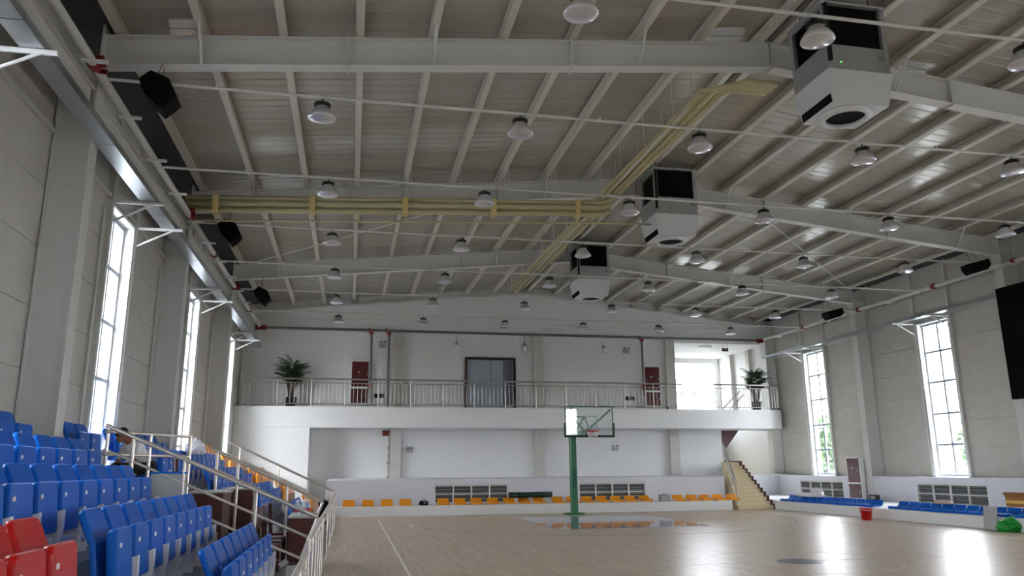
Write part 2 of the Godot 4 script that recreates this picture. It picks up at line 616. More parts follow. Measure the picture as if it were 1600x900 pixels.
func build_windows() -> void:
	# one window with frame, casing and panes; x is out of the hall
	var proto: Node3D = null
	var n := 0
	var heights := [SILL, 2.51, 3.68, 4.90, 6.08, WTOP]
	for side in [1, -1]:
		for c in WIN_D:
			n += 1
			var w: Node3D
			if proto == null:
				w = struct("window_1")
				var hw := 0.81
				for q in [-1.0, 1.0]:
					pbox(w, "casing", Vector3(0.03, (SILL + WTOP) / 2, q * (hw + 0.035)), Vector3(0.24, WTOP - SILL + 0.16, 0.07), M.frame_white, 0.006)
					pbox(w, "frame_stile", Vector3(0.16, (SILL + WTOP) / 2, q * (hw - 0.03)), Vector3(0.07, WTOP - SILL, 0.06), M.frame_white, 0.006)
				pbox(w, "casing", Vector3(0.03, WTOP + 0.035, 0), Vector3(0.24, 0.07, 2 * hw), M.frame_white, 0.006)
				pbox(w, "sill", Vector3(0.03, SILL - 0.02, 0), Vector3(0.28, 0.05, 2 * hw + 0.2), M.frame_white, 0.008)
				for k in heights.size():
					var y: float = heights[k]
					if k == 0:
						y += 0.04
					if k == 5:
						y -= 0.035
					pbox(w, "transom", Vector3(0.16, y, 0), Vector3(0.08, 0.085, 2 * hw - 0.12), M.window_bar, 0.006)
				for k in 5:
					var y0: float = heights[k] + (0.085 if k == 0 else 0.0425)
					var y1: float = heights[k + 1] - (0.08 if k == 4 else 0.0425)
					pbox(w, "mullion", Vector3(0.16, (y0 + y1) / 2, 0), Vector3(0.08, y1 - y0, 0.085), M.window_bar, 0.006)
					for q in [-1.0, 1.0]:
						pbox(w, "pane", Vector3(0.165, (y0 + y1) / 2, q * 0.396), Vector3(0.006, y1 - y0, 0.70), M.glass)
				proto = w
			else:
				w = proto.duplicate()
				w.name = "window_%d" % n
				add_child(w)
			w.set_meta("label", "tall narrow white window of ten panes in the %s wall" % ("screen side" if side == 1 else "stand side"))
			w.position = P(XR if side == 1 else XL, 0, c)
			w.rotation.y = 0.0 if side == 1 else PI

func build_near_wall() -> void:
	var w := struct("wall_near", "wall behind the camera with a pair of windows")
	var d := DNEAR - 0.15
	# openings: two windows high on the wall
	var op := [[-2.4, -1.0], [17.85, 19.35]]
	var y0 := 4.5
	var y1 := 6.8
	pbox(w, "wall_core", P(RIDGE, (y0 - 0.32) / 2, d), Vector3(XR - XL + 1, y0 + 0.32, 0.3), M.end_wall)
	pbox(w, "wall_core", P(RIDGE, (y1 + 11.2) / 2, d), Vector3(XR - XL + 1, 11.2 - y1, 0.3), M.end_wall)
	var xs := [XL - 0.5, op[0][0], op[0][1], op[1][0], op[1][1], XR + 0.5]
	for i in range(0, 6, 2):
		pbox(w, "wall_core", P((xs[i] + xs[i + 1]) / 2, (y0 + y1) / 2, d), Vector3(xs[i + 1] - xs[i], y1 - y0, 0.3), M.end_wall)
	var k := 20
	for o in op:
		k += 1
		var v := struct("window_%d" % k, "window high in the wall behind the camera")
		var cx: float = (o[0] + o[1]) / 2
		var wd: float = o[1] - o[0]
		for q in [0, 1]:
			pbox(v, "frame_stile", P(o[q] + (0.03 if q == 0 else -0.03), (y0 + y1) / 2, d), Vector3(0.06, y1 - y0, 0.08), M.frame_white)
			pbox(v, "frame_rail", P(cx, (y0 + 0.03) if q == 0 else (y1 - 0.03), d), Vector3(wd - 0.12, 0.06, 0.08), M.frame_white)
		pbox(v, "mullion", P(cx - 0.3, (y0 + y1) / 2, d), Vector3(0.06, y1 - y0 - 0.12, 0.08), M.frame_white)
		pbox(v, "pane", P(cx, (y0 + y1) / 2, d - 0.05), Vector3(wd - 0.12, y1 - y0 - 0.12, 0.006), M.glass)

func build_roof() -> void:
	var c := struct("ceiling", "low pitched roof of pale ribbed metal panels on white purlins")
	# deck above, closing the hall
	for s in [-1.0, 1.0]:
		var xe: float = RIDGE + s * 14.1
		var p := []
		for t in [0.1, 0.3]:
			for q in [[RIDGE, DNEAR - 0.4], [xe, DNEAR - 0.4], [xe, DEND + 0.4], [RIDGE, DEND + 0.4]]:
				p.append(P(q[0], roof_y(q[0]) + t, q[1]))
		var st := stn()
		hexa(st, p)
		part(c, "roof_deck", st, M.roof)
	# ribbed panels, each one metre wide, from eave to ridge
	var pw := 0.97
	for s in [-1.0, 1.0]:
		var st := stn()
		var prof := [[0.0, 0.0], [0.20, 0.0], [0.225, -0.007], [0.265, -0.007], [0.29, 0.0], [0.52, 0.0], [0.545, -0.007], [0.585, -0.007], [0.61, 0.0], [0.89, 0.0], [0.905, -0.012], [0.955, -0.012], [0.965, 0.0]]
		var x0: float = RIDGE
		var x1: float = RIDGE + s * 13.0
		for i in prof.size() - 1:
			var a = prof[i]
			var b = prof[i + 1]
			quad_n(st, Vector3(x0, roof_y(x0) + 0.05 + a[1], -a[0]), Vector3(x1, roof_y(x1) + 0.05 + a[1], -a[0]), Vector3(x1, roof_y(x1) + 0.05 + b[1], -b[0]), Vector3(x0, roof_y(x0) + 0.05 + b[1], -b[0]), Vector3.DOWN)
		var m := done(st)
		var n := int((DEND - 6.0) / pw) + 1
		for k in n:
			mi(c, "roof_panel", m, M.roof, Transform3D(Basis.IDENTITY, Vector3(0, 0, -(6.0 + k * pw))))
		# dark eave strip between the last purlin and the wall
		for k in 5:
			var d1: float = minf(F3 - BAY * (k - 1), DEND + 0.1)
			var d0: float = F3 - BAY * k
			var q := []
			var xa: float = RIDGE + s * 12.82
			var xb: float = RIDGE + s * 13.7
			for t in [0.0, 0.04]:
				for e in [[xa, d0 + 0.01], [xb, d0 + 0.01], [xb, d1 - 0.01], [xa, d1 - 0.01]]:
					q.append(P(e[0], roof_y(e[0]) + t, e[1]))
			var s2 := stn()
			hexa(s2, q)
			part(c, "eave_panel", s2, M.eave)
	# purlins: channel section, one mesh shared
	var sp := stn()
	var l := DEND - 2.0
	box(sp, Vector3(0.07, 0.1, -l / 2), Vector3(0.012, 0.2, l))
	box(sp, Vector3(0, 0.006, -l / 2), Vector3(0.14, 0.012, l))
	box(sp, Vector3(0, 0.194, -l / 2), Vector3(0.14, 0.012, l))
	box(sp, Vector3(-0.066, 0.02, -l / 2), Vector3(0.01, 0.03, l))
	var pm := done(sp)
	for k in 10:
		var x := -4.32 + 1.4 * k
		for s in [-1, 1]:
			var xx: float = x if s < 0 else 2 * RIDGE - x
			var b := Basis(Vector3.UP, 0.0).rotated(Vector3(0, 0, 1), atan(SLOPE) * -s)
			if s < 0:
				b = b * Basis.from_scale(Vector3(-1, 1, 1))
			mi(c, "purlin", pm, M.purlin, Transform3D(b, P(xx, rafter_bottom(xx) + 0.6, 2.0)))

func build_end_wall() -> void:
	var w := struct("wall_far", "white end wall of the hall with a gable above")
	var d := DEND + 0.15
	var pc := func(x0: float, x1: float, y0: float, y1: float) -> void:
		pbox(w, "wall_section", P((x0 + x1) / 2, (y0 + y1) / 2, d), Vector3(x1 - x0, y1 - y0, 0.3), M.end_wall)
	pc.call(XL - 0.4, 16.3, -0.3, 8.17)
	pc.call(16.3, 18.9, -0.3, 4.6)
	pc.call(18.9, XR + 0.4, 3.6, 4.6)
	pc.call(21.55, XR + 0.4, 4.6, 8.17)
	pc.call(XL - 0.4, XR + 0.4, 8.17, 11.2)
	# gable board standing proud, following the roof
	var st := stn()
	var g := PackedVector2Array([Vector2(XL + 0.02, 8.36), Vector2(XR - 0.02, 8.36), Vector2(XR - 0.02, 9.08), Vector2(RIDGE, 10.45), Vector2(XL + 0.02, 9.08)])
	extrude(st, g, 0.3, Transform3D(Basis.IDENTITY, P(0, 0, DEND)))
	part(w, "gable", st, M.end_wall)
	pbox(w, "gable_ledge", P(RIDGE, 8.82, DEND - 0.32), Vector3(22.0, 0.03, 0.06), M.end_wall)
	# pilasters
	for x in [2.08, 9.09, 16.2]:
		pbox(w, "pilaster", P(x, (SILL + 3.62) / 2, DEND - 0.12), Vector3(0.5, 3.62 - SILL, 0.24), M.wall, 0.01)
		pbox(w, "pilaster", P(x, (4.56 + 8.36) / 2, DEND - 0.12), Vector3(0.5, 8.36 - 4.56, 0.24), M.wall, 0.01)
	# pilasters fixed to the gable
	for x in [2.08, 9.09, 16.2]:
		pbox(w, "gable_post", P(x, 8.9, DEND - 0.33), Vector3(0.34, 1.0, 0.06), M.end_wall, 0.01)
	# corner columns
	for x in [XL + 0.3, XR - 0.3]:
		pbox(w, "corner_column", P(x, 4.9, DEND - 0.25), Vector3(0.55, 7.0, 0.5), M.steel, 0.015)
	# projecting bay below the balcony at the stand side
	pbox(w, "projecting_bay", P((XL - 1.85) / 2, 1.81, (36.42 + DEND) / 2), Vector3(-1.85 - XL, 3.62, DEND - 36.42), M.end_wall, 0.01)

func grille(called: String, label: String, at: Vector3, turn: float, wd: float, ht: float) -> void:
	# a louvred opening four bays wide and two high; local +z faces the hall
	var t := thing(called, label, "vent", at, turn, "louvred wall vents")
	pbox(t, "backing", Vector3(0, ht / 2, -0.16), Vector3(wd, ht, 0.02), M.vent_back)
	for k in 5:
		pbox(t, "upright", Vector3(-wd / 2 + wd * k / 4, ht / 2, -0.03), Vector3(0.055, ht, 0.07), M.bracket, 0.006)
	for k in 3:
		for j in 4:
			pbox(t, "crossbar", Vector3(-wd / 2 + wd * (j + 0.5) / 4, ht * k / 2 + (0.02 if k == 0 else -0.02 if k == 2 else 0.0), -0.03), Vector3(wd / 4 - 0.06, 0.04, 0.06), M.bracket, 0.005)
	var bt := Basis(Vector3.RIGHT, deg_to_rad(38))
	for j in 4:
		for k in 2:
			for i in 3:
				pbox(t, "slat", Vector3(-wd / 2 + wd * (j + 0.5) / 4, ht * (k + (i + 0.6) / 3.2) / 2, -0.09), Vector3(wd / 4 - 0.07, 0.012, 0.09), M.slat, 0.0, bt)

func build_platforms() -> void:
	# raised deck at the end, and the low seating ledges in front of it and along the screen side
	var w := struct("wall_plinth_end", "white raised end deck front with vents")
	var seg := [[-0.9, 3.34], [6.33, 9.32], [12.25, 15.85]]
	for s in seg:
		pbox(w, "plinth_block", P((s[0] + s[1]) / 2, SILL / 2, (31.8 + 37.89) / 2), Vector3(s[1] - s[0], SILL, 37.89 - 31.8), M.dado, 0.008)
	for s in [[3.34, 6.33], [9.32, 12.25]]:
		pbox(w, "plinth_block", P((s[0] + s[1]) / 2, 0.2, (31.8 + 37.89) / 2), Vector3(s[1] - s[0], 0.4, 37.89 - 31.8), M.dado)
		pbox(w, "plinth_block", P((s[0] + s[1]) / 2, (1.13 + SILL) / 2, (31.8 + 37.89) / 2), Vector3(s[1] - s[0], SILL - 1.13, 37.89 - 31.8), M.dado)
		pbox(w, "plinth_block", P((s[0] + s[1]) / 2, 0.765, (32.1 + 37.89) / 2), Vector3(s[1] - s[0], 0.73, 37.89 - 32.1), M.dado)
	grille("wall_vent", "grey louvred vent behind the green roll on the end ledge", P(4.835, 0.4, 31.82), 0.0, 2.96, 0.72)
	grille("wall_vent", "grey louvred vent beside the basket pole on the end ledge", P(10.785, 0.4, 31.82), 0.0, 2.90, 0.72)
	var r := struct("wall_plinth_right", "white plinth below the tall windows")
	var xs := 21.5
	var op := [[35.2, 31.75], [27.1, 23.6], [18.9, 15.4]]
	var last := 37.88
	for o in op + [[DNEAR, DNEAR]]:
		pbox(r, "plinth_block", P((xs + XR) / 2, SILL / 2, (last + o[0]) / 2), Vector3(XR - xs, SILL - 0.03, last - o[0]), M.dado, 0.008)
		if o[0] != o[1]:
			pbox(r, "plinth_block", P((xs + XR) / 2, 0.17, (o[1] + o[0]) / 2), Vector3(XR - xs, 0.34, o[0] - o[1]), M.dado)
			pbox(r, "plinth_block", P((xs + XR) / 2, (1.08 + SILL - 0.03) / 2, (o[1] + o[0]) / 2), Vector3(XR - xs, SILL - 0.03 - 1.08, o[0] - o[1]), M.dado)
			pbox(r, "plinth_block", P((xs + 0.3 + XR) / 2, 0.71, (o[1] + o[0]) / 2), Vector3(XR - xs - 0.3, 0.74, o[0] - o[1]), M.dado)
		last = o[1]
	grille("wall_vent", "grey louvred vent under the window nearer the stair corner", P(xs + 0.02, 0.34, 33.475), -PI / 2, 3.43, 0.73)
	grille("wall_vent", "grey louvred vent under the window beside the black screen", P(xs + 0.02, 0.34, 25.35), -PI / 2, 3.48, 0.73)
	# ledges
	var e := struct("trim_1", "low white seating ledge along the end wall")
	pbox(e, "ledge", P((-0.9 + 15.65) / 2, 0.19, (30.8 + 31.8) / 2), Vector3(16.55, 0.38, 1.0), M.end_wall, 0.01)
	var q := struct("trim_2", "low cream seating ledge along the screen side wall")
	pbox(q, "ledge", P((17.6 + xs) / 2, 0.17, (30.85 + DNEAR) / 2), Vector3(xs - 17.6, 0.34, 30.85 - DNEAR), M.end_wall, 0.01)
	pbox(q, "deck", P((19.7 + xs) / 2, 0.665, (37.0 + 37.88) / 2), Vector3(xs - 19.7, 1.33, 0.86), M.dado, 0.01)
	pbox(q, "deck", P((17.7 + xs) / 2, 0.17, (30.86 + 36.98) / 2), Vector3(xs - 17.7, 0.34, 6.1), M.end_wall)

func railing_post(parent: Node, a: Vector3, h: float, r := 0.03) -> void:
	rod(parent, "post", a, a + Vector3(0, h, 0), r, M.chrome, 10)

func build_balcony() -> void:
	var b := struct("balcony_slab", "white balcony slab with a deep smooth fascia")
	var poly := PackedVector2Array([Vector2(XL + 0.02, DEND - 0.01), Vector2(XL + 0.02, 36.4), Vector2(20.9, 36.4)])
	for i in 10:
		var a := deg_to_rad(-90.0 + 9.0 * (i + 1))
		poly.append(Vector2(20.9 + 1.15 * cos(a), 37.55 + 1.15 * sin(a)))
	poly.append(Vector2(22.05, DEND - 0.01))
	var st := stn()
	# polygon lies in x,d; turned so that local y runs along -z
	extrude(st, poly, 0.94, Transform3D(Basis(Vector3.RIGHT, Vector3(0, 0, -1), Vector3.UP), Vector3(0, 3.62, 0)))
	part(b, "slab", st, M.end_wall)
	var groups := [["long stainless balcony railing between the potted palm and the bright stair opening", -4.87, 16.2, 14], ["short stainless balcony railing in front of the palm by the screen side wall", 17.95, 21.0, 3]]
	for g in groups:
		var t := thing("balcony_railing", g[0], "railing", P(0, 4.56, 36.52))
		var x0: float = g[1]
		var x1: float = g[2]
		var n: int = g[3]
		rod(t, "handrail", Vector3(x0 - 0.05, 1.26, 0), Vector3(x1 + 0.05, 1.26, 0), 0.042, M.chrome, 10)
		rod(t, "upper_bar", Vector3(x0, 1.08, 0), Vector3(x1, 1.08, 0), 0.022, M.chrome)
		rod(t, "lower_bar", Vector3(x0, 0.12, 0), Vector3(x1, 0.12, 0), 0.022, M.chrome)
		var w := (x1 - x0) / n
		for k in n + 1:
			railing_post(t, Vector3(x0 + w * k, 0, 0), 1.24)
		for k in n:
			for j in range(1, 8):
				rod(t, "baluster", Vector3(x0 + w * k + w * j / 8.0, 0.12, 0), Vector3(x0 + w * k + w * j / 8.0, 1.08, 0), 0.012, M.chrome, 6)
		if x0 > 10.0:
			# return to the wall round the rounded corner
			var pts := arc_pts(Vector3(x1, 1.26, -0.95), Vector3(0, 0, 1), Vector3(1, 0, 0), 0.95, 0, 80, 8)
			var s2 := stn(true)
			tube(s2, pts, 0.042, 10)
			part(t, "handrail", s2, M.chrome)
			s2 = stn(true)
			tube(s2, arc_pts(Vector3(x1, 0.12, -0.95), Vector3(0, 0, 1), Vector3(1, 0, 0), 0.95, 0, 80, 8), 0.022, 8)
			part(t, "lower_bar", s2, M.chrome)
			for k in range(1, 8):
				var q: Vector3 = arc_pts(Vector3(x1, 0.0, -0.95), Vector3(0, 0, 1), Vector3(1, 0, 0), 0.95, 0, 80, 7)[k]
				rod(t, "baluster" if k < 7 else "post", q + Vector3(0, 0.0 if k == 7 else 0.12, 0), q + Vector3(0, 1.25, 0), 0.017 if k < 7 else 0.03, M.chrome, 6)

func build_stairwell() -> void:
	var w := struct("wall_stairwell", "bright stairwell behind the end wall with a wide window")
	var d0 := DEND + 0.3
	var d1 := 44.2
	var dm := (d0 + d1) / 2
	pbox(w, "upper_floor", P(17.5, 4.42, dm), Vector3(2.4, 0.3, d1 - d0), M.end_wall)
	pbox(w, "upper_ceiling", P(19.25, 8.35, dm), Vector3(6.4, 0.2, d1 - d0 + 0.4), M.end_wall)
	pbox(w, "side_wall", P(16.2, 4.0, dm), Vector3(0.2, 8.6, d1 - d0 + 0.4), M.end_wall)
	pbox(w, "side_wall", P(XR + 0.15, 4.0, dm), Vector3(0.2, 8.6, d1 - d0 + 0.4), M.end_wall)
	pbox(w, "lower_floor", P(19.2, 1.2, 41.2), Vector3(6.0, 0.2, 5.9), M.cream)
	pbox(w, "lower_pilaster", P(21.3, 2.7, 43.95), Vector3(0.5, 2.8, 0.3), M.wall)
	# back wall with the window opening x 17.2..21.8, y 4.9..8.05
	pbox(w, "back_wall", P(17.65, 6.4, d1), Vector3(2.7, 3.8, 0.2), M.end_wall)
	pbox(w, "back_wall", P(22.0, 6.4, d1), Vector3(0.3, 3.8, 0.2), M.end_wall)
	pbox(w, "back_wall", P(19.5, 8.15, d1), Vector3(4.7, 0.3, 0.2), M.end_wall)
	pbox(w, "back_wall", P(19.5, 2.4, d1), Vector3(6.2, 5.0, 0.2), M.end_wall)
	for q in [40.2, 42.4]:
		pbox(w, "pilaster", P(XR - 0.05, 6.4, q), Vector3(0.25, 3.6, 0.35), M.wall, 0.01)
	var v := struct("window_30", "wide bright window at the back of the stairwell")
	for x in [19.03, 20.43, 21.83]:
		pbox(v, "mullion", P(x, 6.45, d1), Vector3(0.06, 3.1, 0.07), M.frame_white)
	for y in [4.93, 6.9, 7.97]:
		for k in 2:
			pbox(v, "transom", P(19.73 + 1.4 * k, y, d1), Vector3(1.34, 0.06, 0.06), M.frame_white)
	for k in 2:
		pbox(v, "pane", P(19.73 + 1.4 * k, 6.45, d1 + 0.03), Vector3(1.34, 3.0, 0.006), M.glass)
	# dish lamp on the stairwell ceiling
	var l := thing("ceiling_lamp", "white round dish lamp on the stairwell ceiling", "lamp", P(19.0, 8.24, 39.4))
	var st := stn(true)
	lathe(st, [Vector2(0, -0.12), Vector2(0.18, -0.11), Vector2(0.3, -0.06), Vector2(0.34, 0.0)], 20)
	part(l, "diffuser", st, M.ceiling_lamp)
	st = stn()
	lathe(st, [Vector2(0.36, -0.03), Vector2(0.38, -0.02), Vector2(0.38, 0.0), Vector2(0.34, 0.0)], 20)
	part(l, "rim", st, M.chrome)
	# black exit sign hung in the opening
	var x := thing("exit_sign", "small black sign hung at the top of the stair opening", "sign", P(19.78, 7.95, 38.55))
	pbox(x, "panel", Vector3.ZERO, Vector3(0.36, 0.17, 0.04), M.black, 0.006)
	pbox(x, "arrow_strip", Vector3(0, 0.01, 0.022), Vector3(0.2, 0.02, 0.004), M.grey_box)
	for q in [-0.14, 0.14]:
		rod(x, "hanger", Vector3(q, 0.085, 0), Vector3(q, 0.3, 0), 0.008, M.dark, 6)
	# the flight from the court up to the landing, pale treads with a dark stepped edge
	var f := thing("court_staircase", "cream staircase with dark stepped edge rising beside the end ledge", "stairs", P(0, 0, 0))
	var n := 12
	var run := 0.245
	var rise := 1.95 / n
	for k in n:
		var dd := 30.9 + run * k
		var y := rise * (k + 1)
		var xl := lerpf(15.96, 16.8, k / 11.0)
		pbox(f, "step", P((xl + 17.57) / 2, y / 2, dd + run / 2), Vector3(17.57 - xl, y, run), M.cream, 0.008)
		pbox(f, "stepped_edge", P(17.615, y + 0.02, dd + run / 2 - 0.01), Vector3(0.09, 0.05, run + 0.05), M.brown)
		pbox(f, "stepped_edge", P(17.615, y - rise / 2, dd - 0.01), Vector3(0.09, rise, 0.05), M.brown)
	var ls := stn()
	extrude(ls, PackedVector2Array([Vector2(16.86, 33.85), Vector2(17.6, 33.85), Vector2(19.85, 37.85), Vector2(19.0, 37.85)]), 1.95, Transform3D(Basis(Vector3.RIGHT, Vector3(0, 0, -1), Vector3.UP), Vector3.ZERO))
	part(f, "landing", ls, M.end_wall)
	pbox(f, "landing_edge", P(17.35, 1.97, 33.82), Vector3(0.9, 0.06, 0.06), M.brown)
	var h := thing("stair_handrail", "stainless handrail with posts along the cream staircase", "handrail", P(0, 0, 0))
	var ha := P(16.12, 0.3 + 0.85, 31.3)
	var hb := P(16.95, 1.95 + 0.85, 33.9)
	rod(h, "rail", ha, hb, 0.035, M.chrome, 10)
	rod(h, "lower_bar", ha - Vector3(0, 0.35, 0), hb - Vector3(0, 0.35, 0), 0.02, M.chrome)
	for k in 4:
		var p := ha.lerp(hb, k / 3.0)
		rod(h, "post", p - Vector3(0, 0.86, 0), p, 0.025, M.chrome)
	# underside of the next flight in the lower opening, stair-edge brown standing for shade
	var u := thing("upper_flight", "sloping underside of the upper stair flight beneath the balcony, shade painted as dark brown", "stairs", Vector3.ZERO)
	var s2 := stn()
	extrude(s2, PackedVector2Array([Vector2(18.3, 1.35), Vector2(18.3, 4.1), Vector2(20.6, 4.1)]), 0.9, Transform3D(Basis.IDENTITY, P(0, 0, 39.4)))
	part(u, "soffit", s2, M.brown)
	# stair railing upstairs, falling away behind the balcony railing
	var t := thing("stair_railing", "stainless stair railing sloping down inside the bright opening", "railing", Vector3.ZERO)
	rod(t, "rail", P(20.6, 5.75, 38.8), P(19.5, 4.75, 38.8), 0.035, M.chrome)
	rod(t, "rail", P(20.8, 5.55, 38.8), P(19.9, 4.72, 38.8), 0.03, M.chrome)
	for k in 8:
		rod(t, "baluster", P(17.0 + k * 0.3, 4.57, 40.4), P(17.0 + k * 0.3, 5.7, 40.4), 0.018, M.chrome, 6)
	rod(t, "upper_rail", P(16.9, 5.72, 40.4), P(19.3, 5.72, 40.4), 0.03, M.chrome)

# ---------------------------------------------------------------- steel frames
func build_frames() -> void:
	var labels := ["white steel portal frame crossing the top of the picture before the big heater unit", "white steel portal frame with the yellow pipe bundle hung beside its rafter", "white steel portal frame next to the end wall gable"]
	for i in 3:
		var d := F3 - BAY * (2 - i)
		var t := thing("portal_frame", labels[i], "steel frame", P(RIDGE, 0, d), 0.0, "steel portal frames")
		for s in [-1.0, 1.0]:
			# column: H section, web square to the wall
			var st := stn()
			var xo: float = s * (XR - RIDGE - 0.03)
			var xi: float = s * (XR - RIDGE - 0.6)
			box(st, Vector3(xi, 4.45, 0), Vector3(0.03, 8.9, 0.36))
			box(st, Vector3(xo, 4.45, 0), Vector3(0.03, 8.9, 0.36))
			box(st, Vector3((xi + xo) / 2, 4.45, 0), Vector3(0.54, 8.9, 0.24))
			part(t, "column", st, M.steel)
			# rafter: sloping H section
			st = stn()
			var xa: float = s * (XR - RIDGE - 0.62)
			var xb := 0.0
			var band := func(y0: float, y1: float, hw: float) -> void:
				var q := []
				for y in [y0, y1]:
					for e in [[xa, -hw], [xb, -hw], [xb, hw], [xa, hw]]:
						q.append(Vector3(e[0], rafter_bottom(RIDGE + e[0]) + y, e[1]))
				hexa(st, q)
			band.call(0.0, 0.025, 0.14)
			band.call(0.555, 0.58, 0.14)
			band.call(0.02, 0.56, 0.012)
			part(t, "rafter", st, M.steel)
			pbox(t, "end_plate", Vector3(s * (XR - RIDGE - 0.6), 9.02, 0), Vector3(0.04, 0.95, 0.34), M.steel, 0.005)
			# splice and stiffener plates
			for xx in [0.035, 4.4, 8.8]:
				var y := rafter_bottom(RIDGE + s * xx)
				pbox(t, "splice_plate", Vector3(s * xx, y + 0.29, 0), Vector3(0.03, 0.66, 0.26), M.steel)
			# fly braces from every third purlin to the bottom flange
			for k in [1, 4, 7]:
				var px: float = -s * (-4.32 + 1.4 * k - RIDGE)
				var y := rafter_bottom(RIDGE + px)
				for f in [-1.0, 1.0]:
					rod(t, "fly_brace", Vector3(px, y + 0.02, f * 0.13), Vector3(px, y + 0.62, f * 0.62), 0.035, M.steel, 4)
	# diagonal roof rods in the bay before the last frame
	var rods := [[-4.2, 28.9, 3.4, 22.5, "thin diagonal roof rod near the stand side eave"], [13.5, 22.6, 21.0, 29.0, "thin diagonal roof rod on the screen side of the roof"]]
	for r in rods:
		var t := thing("roof_rod", r[4], "rod", Vector3.ZERO, 0.0, "diagonal roof rods")
		var a := P(r[0], rafter_bottom(r[0]) + 0.3, r[1])
		var b := P(r[2], rafter_bottom(r[2]) + 0.3, r[3])
		rod(t, "bar", a, b, 0.025, M.steel, 6)
		for e in [[a, b], [b, a]]:
			var n: Vector3 = (e[1] - e[0]).normalized()
			rod(t, "turnbuckle", e[0] + n * 0.3, e[0] + n * 0.62, 0.04, M.steel, 6)

# ---------------------------------------------------------------- basket
func build_hoop() -> void:
	var t := thing("basketball_hoop", "green steel basketball hoop with glass backboard standing at the court's end", "basketball hoop", P(8.56, 0, 0))
	var zb := -27.63
	var zp := -29.9
	# base and pole
	var st := stn()
	lathe(st, [Vector2(0, 0.07), Vector2(0.36, 0.07), Vector2(0.42, 0.05), Vector2(0.42, 0.0)], 24)
	part(t, "base_plate", st, M.green, Transform3D(Basis.IDENTITY, Vector3(0, 0, zp)))
	pbox(t, "pole", Vector3(0, 1.5, zp), Vector3(0.26, 2.98, 0.26), M.green, 0.03)
	# marks down the pole, dark strokes too small to read
	for k in 5:
		var b := pbox(t, "pole_mark", Vector3(0.0, 1.62 - k * 0.14, zp + 0.132), Vector3(0.11, 0.07 + 0.02 * (k % 2), 0.006), M.green_dark)
		pbox(b, "stroke", Vector3(-0.035, -0.05, 0), Vector3(0.03, 0.06, 0.006), M.green_dark)
	# arm from pole top forward to the board, with counter arm behind
	st = stn()
	box(st, Vector3(0, 3.02, (zp + zb) / 2 - 0.1), Vector3(0.24, 0.2, zb - zp - 0.1))
	part(t, "main_arm", st, M.green)
	rod(t, "strut", Vector3(0.0, 3.1, zp + 0.3), Vector3(-0.0, 3.62, zb - 0.55), 0.03, M.green)
	rod(t, "strut", Vector3(0.0, 3.62, zb - 0.55), Vector3(-0.5, 3.62, zb - 0.55), 0.03, M.green)
	rod(t, "strut", Vector3(0.06, 3.1, zb - 0.5), Vector3(0.86, 3.86, zb - 0.06), 0.035, M.green)
	rod(t, "strut", Vector3(-0.06, 3.1, zb - 0.5), Vector3(-0.86, 3.86, zb - 0.06), 0.035, M.green)
	rod(t, "strut", Vector3(0.0, 3.62, zb - 0.55), Vector3(0.1, 3.1, zb - 0.35), 0.025, M.green)
	pbox(t, "counter_arm", Vector3(-0.02, 3.6, zp - 0.05), Vector3(0.12, 1.0, 0.12), M.green, 0.01)
	rod(t, "strut", Vector3(-0.3, 3.75, zp), Vector3(0.2, 3.75, zp), 0.04, M.green)
	# board
	pbox(t, "backboard", Vector3(0, 3.425, zb), Vector3(1.8, 1.05, 0.012), M.board_glass)
	var fr := [[Vector3(0, 3.945, zb), Vector3(1.82, 0.03, 0.04)], [Vector3(0, 2.905, zb), Vector3(1.82, 0.03, 0.04)], [Vector3(-0.9, 3.425, zb), Vector3(0.03, 1.01, 0.04)], [Vector3(0.9, 3.425, zb), Vector3(0.03, 1.01, 0.04)]]
	for f in fr:
		pbox(t, "board_frame", f[0], f[1], M.green)
	# square on the board
	for f in [[Vector3(0, 3.6, 0), Vector3(0.59, 0.035, 0.006)], [Vector3(0, 3.17, 0), Vector3(0.59, 0.035, 0.006)], [Vector3(-0.28, 3.385, 0), Vector3(0.035, 0.4, 0.006)], [Vector3(0.28, 3.385, 0), Vector3(0.035, 0.4, 0.006)]]:
		pbox(t, "target_line", f[0] + Vector3(0, 0, zb + 0.01), f[1], mat(Color(0.55, 0.65, 0.64), 0.4))
	# padding along the bottom and up the sides
	pbox(t, "edge_pad", Vector3(0, 2.88, zb), Vector3(1.92, 0.08, 0.1), M.green_dark, 0.02)
	for s in [-1.0, 1.0]:
		pbox(t, "edge_pad", Vector3(s * 0.93, 3.13, zb), Vector3(0.07, 0.46, 0.1), M.green_dark, 0.02)
	# rim, bracket and net
	pbox(t, "rim_bracket", Vector3(0, 3.02, zb + 0.09), Vector3(0.22, 0.12, 0.16), M.orange_rim, 0.01)
	st = stn(true)
	var ring := arc_pts(Vector3(0, 3.05, zb + 0.4), Vector3.RIGHT, Vector3.BACK, 0.23, 0, 360, 28)
	tube(st, ring, 0.016, 8, false)
	part(t, "rim", st, M.orange_rim)
	st = stn()
	for k in 12:
		for j in [-1, 1]:
			var pts := []
			for i in 5:
				var a: float = TAU * (k + j * i * 0.5) / 12.0
				var r := lerpf(0.225, 0.13, sqrt(i / 4.0))
				pts.append(Vector3(r * cos(a), 3.04 - i * 0.1, zb + 0.4 + r * sin(a)))
			tube(st, pts, 0.006, 4, false)
	part(t, "net", st, M.net)

